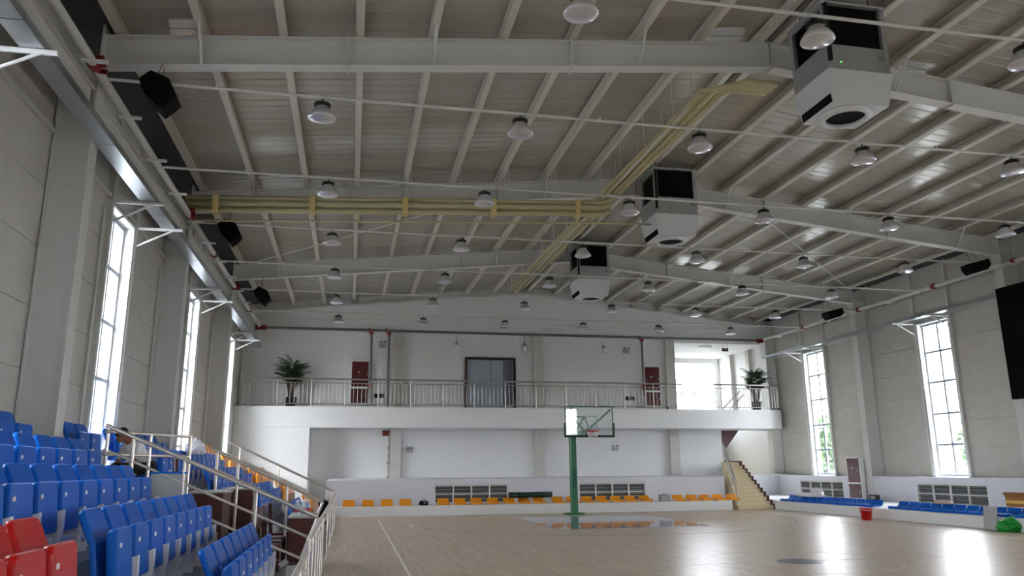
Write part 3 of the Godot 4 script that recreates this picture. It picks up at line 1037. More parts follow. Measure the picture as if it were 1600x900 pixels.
# ---------------------------------------------------------------- heater units at the ridge
func build_units() -> void:
	var labels := ["big square metal heater unit at the top, its round nozzle wide open", "square metal heater unit hung in the middle of the row under the ridge", "square metal heater unit hung closest to the end wall gable"]
	var front := [11.6, 20.1, 28.15]
	var proto: Node3D = null
	for i in 3:
		var at := P(9.1, 0, front[i])
		if proto:
			copy(proto, labels[i], at, 0.0)
			continue
		var t := thing("heater_unit", labels[0], "heater", at, 0.0, "heater units under the ridge")
		t.set_meta("called", "heater_unit")
		proto = t
		var w := 0.66
		var dp := 1.15
		# upper casing: four posts, solid lower skin, black filter openings
		var y0 := 8.97
		var y1 := 10.36
		for sx in [-1.0, 1.0]:
			for z in [-0.05, -dp + 0.05]:
				pbox(t, "corner_post", Vector3(sx * (w - 0.05), (y0 + y1) / 2, z), Vector3(0.1, y1 - y0, 0.1), M.sheet, 0.006)
		pbox(t, "top_cap", Vector3(0, y1 + 0.02, -dp / 2), Vector3(2 * w + 0.04, 0.05, dp + 0.04), M.sheet, 0.01)
		pbox(t, "casing", Vector3(0, y0 + 0.26, -dp / 2), Vector3(2 * w - 0.01, 0.52, dp - 0.01), M.sheet, 0.006)
		pbox(t, "filter_core", Vector3(0, 9.92, -dp / 2), Vector3(2 * w - 0.16, 0.86, dp - 0.16), M.black)
		for sx in [-1.0, 1.0]:
			pbox(t, "side_edge", Vector3(sx * (w - 0.03), y1 - 0.05, -dp / 2), Vector3(0.05, 0.08, dp - 0.2), M.sheet)
		# a box of controls and a pipe on the near corner
		pbox(t, "conduit", Vector3(-w + 0.02, 9.7, 0.06), Vector3(0.06, 1.2, 0.06), M.dark)
		pbox(t, "label_plate", Vector3(w - 0.16, y0 + 0.32, 0.008), Vector3(0.12, 0.07, 0.012), M.slat)
		var led := stn(true)
		lathe(led, [Vector2(0, 0.012), Vector2(0.01, 0.009), Vector2(0.012, 0.0)], 10)
		part(t, "indicator_lamp", led, M.led, Transform3D(Basis(Vector3.RIGHT, PI / 2), Vector3(-0.38, y0 + 0.16, 0.0)))
		# hood: tapers inward below, with a round nozzle under it
		var st := stn()
		var q := []
		var y2 := 8.34
		for e in [[-0.575, -0.06], [0.575, -0.06], [0.575, -dp + 0.06], [-0.575, -dp + 0.06]]:
			q.append(Vector3(e[0], y2, e[1]))
		for e in [[-w - 0.02, 0.02], [w + 0.02, 0.02], [w + 0.02, -dp - 0.02], [-w - 0.02, -dp - 0.02]]:
			q.append(Vector3(e[0], y0, e[1]))
		hexa(st, q)
		part(t, "hood", st, M.white_sheet)
		# black slot along the lower side
		for sx in [-1.0, 1.0]:
			var s2 := stn()
			var p := []
			for yy in [y2 + 0.02, y2 + 0.17]:
				var xx: float = sx * lerpf(0.577, w + 0.022, (yy - y2) / (y0 - y2))
				for e in [[xx, -0.1], [xx + sx * 0.015, -0.1], [xx + sx * 0.015, -dp + 0.1], [xx, -dp + 0.1]]:
					p.append(Vector3(e[0], yy, e[1]))
			hexa(s2, p)
			part(t, "slot", s2, M.black)
		var s3 := stn(true)
		lathe(s3, [Vector2(0.36, 0.0), Vector2(0.49, 0.0), Vector2(0.5, -0.015), Vector2(0.49, -0.05), Vector2(0.40, -0.09), Vector2(0.37, -0.085), Vector2(0.36, -0.05), Vector2(0.36, 0.0)], 32)
		part(t, "nozzle_collar", s3, M.white_sheet, Transform3D(Basis.IDENTITY, Vector3(0, y2, -dp / 2)))
		var s4 := stn(true)
		lathe(s4, [Vector2(0, -0.012), Vector2(0.36, -0.012)], 32)
		part(t, "nozzle_opening", s4, M.black, Transform3D(Basis.IDENTITY, Vector3(0, y2, -dp / 2)))
		for sx in [-1.0, 1.0]:
			for z in [-0.2, -dp + 0.2]:
				rod(t, "hanger_rod", Vector3(sx * 0.5, y1 + 0.04, z), Vector3(sx * 0.5, roof_y(9.1 + sx * 0.5) - 0.05, z), 0.012, M.dark, 6)

# ---------------------------------------------------------------- yellow insulated pipes
func build_pipes() -> void:
	var t := thing("ridge_pipe_bundle", "long bundle of yellow insulated pipes running under the ridge", "pipe", Vector3.ZERO, 0.0, "yellow pipe bundles")
	var ya := 9.6
	var lay := [[-0.05, 0.0, 0.075], [0.11, 0.0, 0.07], [0.26, 0.02, 0.06], [0.4, 0.02, 0.05]]
	for l in lay:
		var st := stn(true)
		tube(st, [P(8.5, ya + l[1], 13.5 + l[0]), P(7.75 - l[0], ya + l[1], 13.5 + l[0]), P(7.45 - l[0], ya + l[1], 14.0), P(7.15 - l[0], ya + l[1], 33.4)], l[2], 10)
		part(t, "pipe", st, M.yellow)
	pbox(t, "tray_rail", P(7.02, ya - 0.1, 24.0), Vector3(0.05, 0.04, 18.8), M.purlin)
	for k in 12:
		var d := 14.6 + 1.7 * k
		pbox(t, "band", P(7.36 - (d - 14.0) * 0.015, ya + 0.005, d), Vector3(0.16, 0.14, 0.12), M.yellow_band, 0.02)
		for q in [-0.08, 0.42]:
			var x: float = 7.3 - (d - 14.0) * 0.015 - q
			rod(t, "hanger", P(x, ya - 0.08, d + 0.5), P(x, rafter_bottom(x) + 0.6, d + 0.5), 0.01, M.steel, 6)
	t = thing("branch_pipe_bundle", "yellow insulated pipe bundle crossing from the stand eave to the ridge", "pipe", Vector3.ZERO, 0.0, "yellow pipe bundles")
	var a := P(-4.5, 8.62, 20.55)
	var b := P(6.95, 9.18, 20.55)
	for l in [[0.0, 0.0, 0.085], [0.0, -0.19, 0.075], [0.17, -0.03, 0.07], [0.0, 0.16, 0.06]]:
		var o := Vector3(0, l[1], -l[0])
		var st := stn(true)
		tube(st, [a + o, b + o, b + o + Vector3(0.25, 0.1, 0)], l[2], 10)
		part(t, "pipe", st, M.yellow)
	var st3 := stn(true)
	tube(st3, [a + Vector3(0.1, -0.48, 0.0), b + Vector3(0.3, -0.45, 0.0), b + Vector3(2.1, -0.4, 0)], 0.03, 8)
	part(t, "thin_pipe", st3, M.yellow)
	for k in 9:
		var p := a.lerp(b, (k + 0.6) / 9.2)
		if k % 2 == 0:
			pbox(t, "band", p + Vector3(0, -0.02, -0.05), Vector3(0.16, 0.47, 0.34), M.yellow_band, 0.02)
		rod(t, "hanger", p + Vector3(0, -0.5, 0), p + Vector3(0, -0.27, 0), 0.012, M.yellow_band, 6)
		var px := -4.32 + 1.4 * k
		for q in 3:
			if k > 3:
				var xx := px + 0.1 - q * 0.07
				rod(t, "hanger", P(xx, 8.9 + (xx + 4.5) * 0.049, 20.55), P(xx, rafter_bottom(xx) + 0.62, 20.55), 0.008, M.steel, 6)
	for p in [P(7.95, 0, 17.2), P(7.7, 0, 19.0), P(5.6, 0, 19.8), P(8.2, 0, 14.9)]:
		pass

# ---------------------------------------------------------------- lamps
const ORD := ["first", "second", "third", "fourth", "fifth", "sixth", "seventh", "eighth", "ninth", "tenth", "eleventh", "twelfth", "thirteenth", "fourteenth", "fifteenth", "sixteenth", "seventeenth", "eighteenth", "nineteenth", "twentieth", "twenty-first", "twenty-second", "twenty-third", "twenty-fourth"]

func build_lamps() -> void:
	var proto: Node3D = null
	for i in 7:
		var d := 9.2 + 4.04 * i
		var ct := thing("lamp_conduit", "thin white conduit crossing the hall above the %s lamp row from the end wall" % ORD[6 - i], "conduit", Vector3.ZERO, 0.0, "lamp conduits")
		for s in 3:
			var x0 := XL + 0.6 + s * 8.686
			var x1 := x0 + 8.686
			rod(ct, "tube", P(x0, 8.33, d), P(x1, 8.33, d), 0.028, M.steel, 8)
		for x in [-0.74 - 1.825, 2.9 + 1.6, 10.2 + 1.8, 17.5 + 1.5]:
			rod(ct, "clip", P(x, 8.33, d), P(x, 8.4, d), 0.035, M.steel, 6)
		for j in 6:
			if (i == 0 and (j == 0 or j > 3)) or (i == 1 and j > 4):
				continue
			var at := P(-0.74 + 3.65 * j, 8.08, d)
			var label := "pale high-bay lamp, %s from the blue stand, %s row from the end wall" % [ORD[j], ORD[6 - i]]
			if proto:
				copy(proto, label, at, 0.0)
				continue
			var t := thing("high_bay_lamp", label, "lamp", at, 0.0, "high-bay lamps under the roof")
			t.set_meta("called", "high_bay_lamp")
			proto = t
			var st := stn(true)
			lathe(st, [Vector2(0.125, 0.05), Vector2(0.14, 0.0), Vector2(0.19, -0.05), Vector2(0.235, -0.12), Vector2(0.25, -0.165), Vector2(0.245, -0.175), Vector2(0.21, -0.19), Vector2(0.12, -0.215), Vector2(0.0, -0.225)], 28)
			part(t, "reflector", st, M.lamp_shell)
			st = stn()
			lathe(st, [Vector2(0.0, 0.155), Vector2(0.06, 0.15), Vector2(0.11, 0.135), Vector2(0.135, 0.115), Vector2(0.148, 0.112), Vector2(0.148, 0.1), Vector2(0.13, 0.097), Vector2(0.13, 0.085), Vector2(0.148, 0.082), Vector2(0.148, 0.07), Vector2(0.13, 0.067), Vector2(0.13, 0.045), Vector2(0.12, 0.04)], 20)
			part(t, "housing", st, M.lamp_cap)
			st = stn(true)
			tube(st, [Vector3(0, 0.15, 0), Vector3(0, 0.2, 0), Vector3(0.02, 0.225, 0), Vector3(0.0, 0.25, 0)], 0.012, 6)
			part(t, "hook", st, M.lamp_cap)

# ---------------------------------------------------------------- runs along the side walls
func build_wall_runs() -> void:
	for s in [-1.0, 1.0]:
		var left: bool = s < 0
		var side := "stand side" if left else "screen side"
		var x := -4.39 if left else 21.31
		var dx: float = -s
		# galvanised cable tray
		var t := thing("cable_tray", "galvanised cable tray along the %s wall above the windows" % side, "cable tray", Vector3.ZERO, 0.0, "cable trays")
		var d0 := 5.8
		for k in 8:
			var a := d0 + k * 3.92
			var st := stn()
			box(st, P(x, 7.30, a + 1.96), Vector3(0.3, 0.012, 3.9))
			box(st, P(x - 0.15, 7.36, a + 1.96), Vector3(0.012, 0.13, 3.9))
			box(st, P(x + 0.15, 7.36, a + 1.96), Vector3(0.012, 0.13, 3.9))
			box(st, P(x, 7.425, a + 1.96), Vector3(0.3, 0.008, 3.9))
			part(t, "tray_length", st, M.galv)
		for c in WIN_D:
			if c < 5.0:
				continue
			for q in [-0.95, 0.95]:
				var xw: float = (XL + 0.13) if left else (XR - 0.13)
				pbox(t, "bracket_arm", P((xw + x + dx * 0.32) / 2, 7.26, c + q), Vector3(absf(xw - x - dx * 0.32), 0.06, 0.06), M.white, 0.006)
				rod(t, "bracket_brace", P(xw, 6.84, c + q), P(x + dx * 0.1, 7.24, c + q), 0.025, M.white, 6)
		# sprinkler main with red couplings
		var p := thing("fire_pipe", "white fire main with red couplings high on the %s wall" % side, "pipe", Vector3.ZERO, 0.0, "fire mains")
		for k in 4:
			var a := 5.5 + k * 7.9
			rod(p, "pipe_length", P(x - dx * 0.02, 8.33, a), P(x - dx * 0.02, 8.33, a + 7.88), 0.075, M.steel, 12)
		for d in [12.75, 20.9, 24.6, 29.1, 33.4]:
			rod(p, "coupling", P(x - dx * 0.02, 8.33, d - 0.08), P(x - dx * 0.02, 8.33, d + 0.08), 0.105, M.red_pipe, 12)
		for k in 14:
			var d := 8.2 + 2.1 * k
			pbox(p, "support_arm", P(x + dx * 0.1, 8.21, d), Vector3(0.4, 0.05, 0.06), M.white)
		if left:
			for d in [12.75, 20.55, 29.2]:
				var o := P(x + 0.12, 8.33, d)
				for q in [-0.12, 0.0, 0.13]:
					rod(p, "valve", o + Vector3(-0.1, q * 0.4, q), o + Vector3(0.04, q * 0.5, q), 0.045, M.red_pipe, 10)
			# white eave girder on the stand side, between tray and fire main
			var g := thing("eave_girder", "white steel girder running along the stand side eave", "girder", Vector3.ZERO)
			for k in 4:
				var st := stn()
				var a := F3 - BAY * (3 - k) + BAY / 2 - (0.25 if k == 3 else 0.0)
				var gl := BAY - (0.92 if k == 3 else 0.42)
				box(st, P(-4.66, 7.98, a), Vector3(0.03, 0.5, gl))
				box(st, P(-4.66, 8.22, a), Vector3(0.16, 0.03, gl))
				box(st, P(-4.66, 7.74, a), Vector3(0.16, 0.03, gl))
				part(g, "girder_length", st, M.steel)

func build_speakers_and_screen() -> void:
	var at := [[-3.5, 8.17, 13.35, 1], [-3.48, 8.12, 21.45, 1], [-3.45, 8.07, 29.45, 1], [20.34, 8.22, 21.45, -1], [20.3, 8.17, 29.45, -1]]
	var labels := ["large black loudspeaker hung at the eave under the nearer white rafter", "black loudspeaker hung below the yellow pipe bundle at the eave", "small-looking black loudspeaker hung at the stand eave next to the gable", "black loudspeaker hung above the black screen", "black loudspeaker hung above the column between the tall windows"]
	for i in 5:
		var a = at[i]
		var t := thing("loudspeaker", labels[i], "loudspeaker", P(a[0], a[1], a[2]), 0.0, "hung loudspeakers")
		var side: int = a[3]
		var prof := PackedVector2Array([Vector2(-0.14, 0.34), Vector2(0.17, 0.21), Vector2(0.31, -0.085), Vector2(0.06, -0.35), Vector2(-0.21, -0.085), Vector2(-0.32, 0.17)])
		if side < 0:
			prof = PackedVector2Array([Vector2(-0.4, 0.06), Vector2(0.34, 0.26), Vector2(0.4, 0.06), Vector2(0.26, -0.11), Vector2(-0.23, -0.26), Vector2(-0.37, -0.11)])
		var st := stn()
		plate(st, prof, 0.5, 0.02)
		part(t, "cabinet", st, M.black)
		# grille on the face that looks down at the court
		var pa: Vector2 = prof[2] if side > 0 else prof[4]
		var pb: Vector2 = prof[3] if side > 0 else prof[5]
		var mid := (pa + pb) / 2.0
		var g := pbox(t, "front_grille", Vector3(mid.x, mid.y, 0) * 1.03, Vector3(pa.distance_to(pb) * 0.86, 0.02, 0.42), M.screen, 0.006, Basis(Vector3.BACK, (pb - pa).angle()))
		g.set_meta("label", "perforated black front")
		for q in [-0.16, 0.16]:
			rod(t, "hanging_cable", Vector3(-0.05, 0.22, q), Vector3(-0.05, rafter_bottom(a[0]) - a[1], q * 0.4 - 0.2), 0.006, M.dark, 6)
	# black screen on the wall
	var s := thing("led_screen", "large switched-off black screen on the wall beside the tall window", "screen", P(21.02, 3.82, 19.72), -PI / 2)
	pbox(s, "display", Vector3(0, 1.82, 0.02), Vector3(3.3, 3.6, 0.12), M.screen, 0.008)
	for q in [-1.0, 1.0]:
		pbox(s, "frame_side", Vector3(q * 1.665, 1.82, 0.02), Vector3(0.04, 3.66, 0.16), M.black)
		pbox(s, "frame_rail", Vector3(0, 1.82 + q * 1.81, 0.02), Vector3(3.3, 0.04, 0.16), M.black)
		pbox(s, "wall_bracket", Vector3(q * 1.2, 1.72, -0.5), Vector3(0.1, 2.8, 0.9), M.dark)

# ---------------------------------------------------------------- the stand
const ROW_X := [-1.15, -2.0, -2.85, -3.7, -4.55]
const ROW_Y := [0.07, 0.53, 0.94, 1.33, 1.70]
const ROW_NAME := ["lowest", "second", "middle", "fourth", "top"]

func build_stand() -> void:
	var t := thing("tiered_stand", "grey stepped grandstand base under the blue seats", "grandstand", Vector3.ZERO)
	t.set_meta("kind", "structure")
	var d0 := 2.5
	var d1 := 31.5
	for r in 5:
		var xa: float = -0.48 if r == 0 else ROW_X[r] + 0.40
		var xb: float = ROW_X[r + 1] + 0.40 if r < 4 else XL + 0.01
		var n := 7
		for k in n:
			var a := d0 + (d1 - d0) * k / n
			var b := d0 + (d1 - d0) * (k + 1) / n
			var y0: float = 0.0
			pbox(t, "step_block", P((xa + xb) / 2, (ROW_Y[r] + y0) / 2, (a + b) / 2), Vector3(xa - xb, ROW_Y[r] - y0, b - a - 0.006), M.grey_concrete, 0.006)
	# aisle steps between tiers
	for c in [14.0, 22.6]:
		for r in 4:
			pbox(t, "aisle_step", P(ROW_X[r + 1] + 0.40 + 0.14, ROW_Y[r] + (ROW_Y[r + 1] - ROW_Y[r]) / 4, c), Vector3(0.28, (ROW_Y[r + 1] - ROW_Y[r]) / 2, 1.1), M.grey_concrete, 0.006)

func make_seat(called: String, label: String, m: Material, at: Vector3, turn: float, group: String) -> Node3D:
	# folding stadium seat, local +z is where a sitter would look
	var t := thing(called, label, "seat", at, turn, group)
	t.set_meta("called", called)
	var st := stn(true)
	plate(st, round_rect(0.535, 0.50, 0.06, 0.03), 0.085, 0.02, Transform3D(Basis(Vector3.RIGHT, deg_to_rad(-5)), Vector3(0, 0.235, 0.0)))
	part(t, "seat_pan", st, m)
	st = stn(true)
	# backrest bent in two facets
	plate(st, round_rect(0.55, 0.36, 0.03, 0.03), 0.05, 0.015, Transform3D(Basis(Vector3.RIGHT, deg_to_rad(-8)), Vector3(0, 0.27, -0.14)))
	st.set_smooth_group(0)
	plate(st, round_rect(0.55, 0.34, 0.08, 0.02), 0.06, 0.02, Transform3D(Basis(Vector3.RIGHT, deg_to_rad(-24)), Vector3(0, 0.595, -0.185)))
	part(t, "backrest", st, m)
	st = stn()
	extrude(st, PackedVector2Array([Vector2(-0.1, 0.0), Vector2(0.12, 0.0), Vector2(0.12, 0.06), Vector2(0.06, 0.1), Vector2(0.075, 0.3), Vector2(0.07, 0.46), Vector2(0.0, 0.44), Vector2(-0.16, 0.62), Vector2(-0.2, 0.6), Vector2(-0.12, 0.3), Vector2(-0.06, 0.12)]), 0.062, Transform3D(Basis(Vector3(0, 0, 1), Vector3.UP, Vector3(-1, 0, 0)), Vector3(0.344, 0, 0)))
	part(t, "bracket", st, M.bracket)
	pbox(t, "cross_bar", Vector3(-0.0, 0.15, -0.02), Vector3(0.55, 0.08, 0.06), M.bracket, 0.006)
	st = stn(true)
	lathe(st, [Vector2(0, 0.014), Vector2(0.02, 0.01), Vector2(0.024, 0.0)], 10, Transform3D(Basis(Vector3.RIGHT, PI / 2), Vector3(-0.265, 0.6, 0.045)))
	part(t, "pivot_cap", st, M.bracket)
	return t

func make_bench_seat(called: String, label: String, m: Material, at: Vector3, turn: float, group: String) -> Node3D:
	# low moulded seat with a short rolled back, bolted to the ledge
	var t := thing(called, label, "seat", at, turn, group)
	t.set_meta("called", called)
	var st := stn(true)
	var prof := [Vector2(0.24, 0.005), Vector2(0.24, 0.08), Vector2(0.2, 0.10), Vector2(0.05, 0.075), Vector2(-0.12, 0.085), Vector2(-0.19, 0.15), Vector2(-0.225, 0.24), Vector2(-0.25, 0.24), Vector2(-0.215, 0.1), Vector2(-0.15, 0.04), Vector2(0.2, 0.035), Vector2(0.2, 0.005)]
	st.set_smooth_group(-1)
	extrude(st, PackedVector2Array(prof), 0.44, Transform3D(Basis(Vector3(0, 0, 1), Vector3.UP, Vector3(-1, 0, 0)), Vector3(0.22, 0, 0)))
	part(t, "shell", st, m)
	for q in [-0.15, 0.15]:
		pbox(t, "foot", Vector3(q, 0.02, -0.02), Vector3(0.05, 0.04, 0.2), M.bracket)
	return t

func build_seats() -> void:
	# folding seats on the stand: rows are [tier, first d, count, colour, section words]
	var runs := [
		[0, 9.0, 7, "blue", "near block"], [1, 7.95, 8, "blue", "near block"], [1, 5.15, 3, "red", "near block"], [2, 7.18, 9, "blue", "near block"], [3, 8.9, 7, "blue", "near block"], [4, 11.05, 3, "blue", "near block"],
		[4, 14.9, 2, "blue", "block above the person"],
		[4, 17.2, 7, "blue", "block behind the desks"], [3, 17.2, 13, "blue", "block behind the desks"], [2, 18.7, 10, "blue", "block behind the desks"],
		[1, 19.3, 9, "blue", "block behind the desks"], [0, 19.9, 8, "blue", "block behind the desks"],
		[4, 26.6, 5, "orange", "end block"], [3, 26.6, 7, "orange", "end block"], [2, 26.6, 7, "orange", "end block"], [1, 26.6, 6, "orange", "end block"], [0, 26.6, 6, "orange", "end block"],
	]
	var protos := {}
	var step := 0.63
	for r in runs:
		var m: Material = M.blue_seat if r[3] == "blue" else M.red_seat if r[3] == "red" else M.orange_seat
		for k in r[2]:
			var tier: int = r[0]
			var at := P(ROW_X[tier], ROW_Y[tier], r[1] + step * k)
			var label := "%s folding seat, %s from the near end, %s row, %s" % [r[3], ORD[k], ROW_NAME[tier], r[4]]
			var called: String = r[3] + "_folding_seat"
			var group: String = r[3] + " folding seats on the stand"
			if protos.has(called):
				copy(protos[called], label, at, PI / 2, group)
			else:
				protos[called] = make_seat(called, label, m, at, PI / 2, group)
	# low orange seats on the end ledge
	var xs := []
	for k in 4:
		xs.append(0.0 + 0.72 * k)
	for k in 4:
		xs.append(3.62 + 0.66 * k)
	for k in 3:
		xs.append(6.26 + 0.6 * k)
	for k in 7:
		xs.append(8.25 + 0.62 * k)
	for k in 5:
		xs.append(13.45 + 0.6 * k)
	var po: Node3D = null
	for k in xs.size():
		var label := "low orange seat, %s from the stand on the end ledge" % ORD[k]
		if po:
			copy(po, label, P(xs[k], 0.38, 31.15), 0.0)
		else:
			po = make_bench_seat("orange_ledge_seat", label, M.orange_seat, P(xs[k], 0.38, 31.15), 0.0, "low orange seats on the end ledge")
	# low blue seats along the screen side ledge
	var ds := []
	for k in 12:
		ds.append(30.4 - 0.5 * k)
	for k in 11:
		ds.append(23.6 - 0.5 * k)
	var pb: Node3D = null
	for k in ds.size():
		var label := "low blue seat, %s from the cream staircase on the screen side ledge" % ORD[k]
		if pb:
			copy(pb, label, P(17.98, 0.34, ds[k]), -PI / 2)
		else:
			pb = make_bench_seat("blue_ledge_seat", label, M.blue_seat, P(17.98, 0.34, ds[k]), -PI / 2, "low blue seats on the screen side ledge")

func potted_palm(label: String, at: Vector3, h: float, seed_: int) -> void:
	var t := thing("potted_palm", label, "plant", at, 0.0, "potted palms on the balcony")
	var st := stn(true)
	lathe(st, [Vector2(0.0, 0.0), Vector2(0.2, 0.0), Vector2(0.27, 0.42), Vector2(0.29, 0.45), Vector2(0.26, 0.46), Vector2(0.24, 0.40), Vector2(0.0, 0.40)], 20)
	part(t, "pot", st, M.pot)
	var r := RandomNumberGenerator.new()
	r.seed = seed_
	for k in 7:
		var a := TAU * k / 7 + r.randf()
		var b := Vector3(cos(a) * 0.07, 0.4, sin(a) * 0.07)
		var top := Vector3(cos(a) * 0.26, h * r.randf_range(0.5, 0.62), sin(a) * 0.26)
		st = stn(true)
		tube(st, [b, b.lerp(top, 0.5) + Vector3(0.02, 0, 0.01), top], 0.045, 7)
		part(t, "stem", st, M.bark)
	# fronds: a midrib with leaflets, each frond one part
	for k in 62:
		var a := TAU * k * 0.382 + r.randf() * 0.3
		var c := Vector3(cos(a), 0, sin(a))
		var lift := r.randf_range(0.35, 1.45)
		var l := r.randf_range(0.52, 0.86) * (1.0 if c.z > -0.3 else 0.62)
		var o := c * 0.1 + Vector3(0, h * r.randf_range(0.4, 0.78), 0)
		st = stn()
		var pts := []
		for i in 9:
			var u := i / 8.0
			pts.append(o + c * l * u * cos(lift * (1 - u * 0.5)) + Vector3(0, l * (sin(lift) * u - 0.38 * u * u), 0))
		tube(st, pts, 0.008, 4, false)
		var sd := c.cross(Vector3.UP)
		for i in range(1, 9):
			for s in [-1.0, 1.0]:
				var q: Vector3 = pts[i]
				var ll := 0.26 * sin(PI * (0.15 + 0.75 * i / 8.0))
				var dir: Vector3 = (sd * s * 0.8 + c * 0.6 + Vector3(0, -0.25, 0)).normalized()
				var wv: Vector3 = (pts[i] - pts[i - 1]).normalized() * 0.028
				tri_n(st, q - wv, q + wv, q + dir * ll, Vector3.UP)
				tri_n(st, q - wv, q + wv, q + dir * ll + Vector3(0, -0.004, 0), Vector3.DOWN)
		part(t, "frond", st, M.leaf)

func fire_cabinet(label: String, at: Vector3, turn: float, w: float, h: float) -> void:
	var t := thing("fire_cabinet", label, "cabinet", at, turn, "dark red fire hose cabinets")
	pbox(t, "body", Vector3(0, h / 2, 0.06), Vector3(w, h, 0.2), M.white, 0.012)
	var dr := pbox(t, "door", Vector3(0, h * 0.68, 0.17), Vector3(w - 0.14, h * 0.56, 0.02), M.cab_red, 0.006)
	pbox(dr, "handle", Vector3(w / 2 - 0.13, 0, 0.02), Vector3(0.03, 0.12, 0.02), M.chrome)
	var d2 := pbox(t, "door", Vector3(0, h * 0.2, 0.17), Vector3(w - 0.14, h * 0.32, 0.02), M.cab_red, 0.006)
	pbox(d2, "handle", Vector3(w / 2 - 0.13, 0, 0.02), Vector3(0.03, 0.1, 0.02), M.chrome)
	var st := stn()
	lathe(st, [Vector2(0, 0.012), Vector2(0.05, 0.01), Vector2(0.055, 0.0)], 14, Transform3D(Basis(Vector3.RIGHT, PI / 2), Vector3(-0.05, 0.1, 0.01)))
	part(dr, "emblem", st, M.grey_box)

func build_end_fittings() -> void:
	# door upstairs
	var d := struct("door_1", "dark framed double glass door on the balcony, a curtain behind one leaf")
	var x0 := 5.44
	var x1 := 7.89
	for x in [x0, x1]:
		pbox(d, "jamb", P(x, 5.85, DEND - 0.05), Vector3(0.12, 2.6, 0.16), M.door_dark)
	pbox(d, "head", P((x0 + x1) / 2, 7.1, DEND - 0.05), Vector3(x1 - x0, 0.12, 0.16), M.door_dark)
	for k in 2:
		var xc := lerpf(x0 + 0.06, x1 - 0.06, 0.25 + 0.5 * k)
		var leaf := pbox(d, "door_leaf", P(xc, 5.8, DEND - 0.04), Vector3(1.15, 2.46, 0.05), M.door_glass, 0.006)
		leaf.set_meta("label", "pale glass door leaf")
		if k == 1:
			for q in 6:
				pbox(leaf, "curtain_fold", Vector3(0.1 + 0.08 * q, 0.1, 0.03), Vector3(0.06, 2.2, 0.03), M.curtain, 0.01)
	# fire cabinets
	fire_cabinet("dark red fire cabinet in white casing on the balcony near the palm by the stand", P(0.3, 4.74, DEND - 0.05), 0.0, 0.92, 2.16)
	fire_cabinet("dark red fire cabinet on the balcony beside the bright stair opening", P(15.15, 4.74, DEND - 0.05), 0.0, 0.92, 2.16)
	fire_cabinet("dark red fire cabinet at the column between the tall windows", P(21.4, 0.35, 30.5), -PI / 2, 0.95, 1.78)
	for e in [[16.35, "stand side wall beside the first tall window"], [21.25, "stand side wall near the middle column"], [29.3, "stand side wall near the far column"]]:
		var vc := thing("wall_conduit", "thin vertical conduit on the " + e[1], "conduit", P(XL + 0.06, 1.75, e[0]), 0.0, "vertical wall conduits")
		rod(vc, "tube", Vector3.ZERO, Vector3(0, 5.3, 0), 0.03, M.steel, 8)
		pbox(vc, "junction_box", Vector3(0, 0.6, 0), Vector3(0.07, 0.12, 0.1), M.steel, 0.008)
		for y in [1.5, 3.0, 4.5]:
			pbox(vc, "clip", Vector3(-0.02, y, 0), Vector3(0.04, 0.04, 0.1), M.steel)
	# palms
	potted_palm("potted palm behind the balcony railing at the stand end", P(-2.8, 4.57, 37.15), 2.5, 5)
	potted_palm("potted palm in the balcony corner by the screen side wall", P(20.6, 4.57, 37.12), 2.4, 8)
	# fire pipe under the gable with its drops
	var p := thing("gable_fire_pipe", "grey fire pipe with red elbows running under the gable", "pipe", Vector3.ZERO)
	var pd := DEND - 0.6
	rod(p, "main_pipe", P(-4.5, 8.28, pd), P(21.3, 8.28, pd), 0.065, M.pipe_grey, 10)
	for e in [[0.78, 5.0], [1.62, 4.6], [14.55, 5.3]]:
		rod(p, "drop_pipe", P(e[0], 8.28, pd + 0.1), P(e[0], e[1], pd + 0.1), 0.055, M.pipe_grey, 10)
		var st := stn(true)
		tube(st, arc_pts(P(e[0] - 0.2, 8.1, pd + 0.06), Vector3.RIGHT, Vector3.UP, 0.2, 0, 90, 6), 0.1, 10)
		part(p, "elbow", st, M.red_pipe)
	rod(p, "coupling", P(-4.6, 8.28, pd), P(-4.1, 8.28, pd), 0.11, M.red_pipe, 12)
	rod(p, "coupling", P(21.0, 8.28, pd), P(21.35, 8.28, pd), 0.11, M.red_pipe, 12)
	rod(p, "valve", P(0.78, 5.5, pd + 0.1), P(0.78, 5.75, pd + 0.1), 0.08, M.red_pipe, 10)
	rod(p, "valve", P(14.55, 5.6, pd + 0.1), P(14.55, 5.85, pd + 0.1), 0.08, M.red_pipe, 10)
	# wall lamps upstairs
	var k := 0
	for x in [4.96, 8.4, 12.6]:
		var t := thing("wall_lamp", ["glass wall lamp above the dark door on the side of the stand", "glass wall lamp beside the middle pilaster upstairs", "glass wall lamp upstairs between the middle pilaster and the red cabinet"][k], "lamp", P(x, 7.7, DEND - 0.05), 0.0, "wall lamps upstairs")
		k += 1
		var st := stn(true)
		lathe(st, [Vector2(0.03, 0.12), Vector2(0.1, 0.08), Vector2(0.13, -0.03), Vector2(0.1, -0.16), Vector2(0.0, -0.2)], 16, Transform3D(Basis.IDENTITY, Vector3(0, 0, 0.2)))
		part(t, "globe", st, M.lamp_shell)
		pbox(t, "back_plate", Vector3(0, 0.1, 0.02), Vector3(0.12, 0.2, 0.04), M.lamp_cap, 0.01)
		rod(t, "arm", Vector3(0, 0.14, 0.02), Vector3(0, 0.14, 0.2), 0.015, M.lamp_cap, 8)
		rod(t, "cord", Vector3(0, 0.16, 0.03), Vector3(0, 0.62, 0.03), 0.008, M.lamp_cap, 6)
	# twin head emergency lamps
	var el := [[1.32, 7.68, "upstairs beside the fire pipe drops"], [13.85, 7.67, "upstairs near the red cabinet"], [2.75, 2.64, "below the balcony beside the pilaster by the stand"], [13.03, 2.71, "below the balcony behind the basket"]]
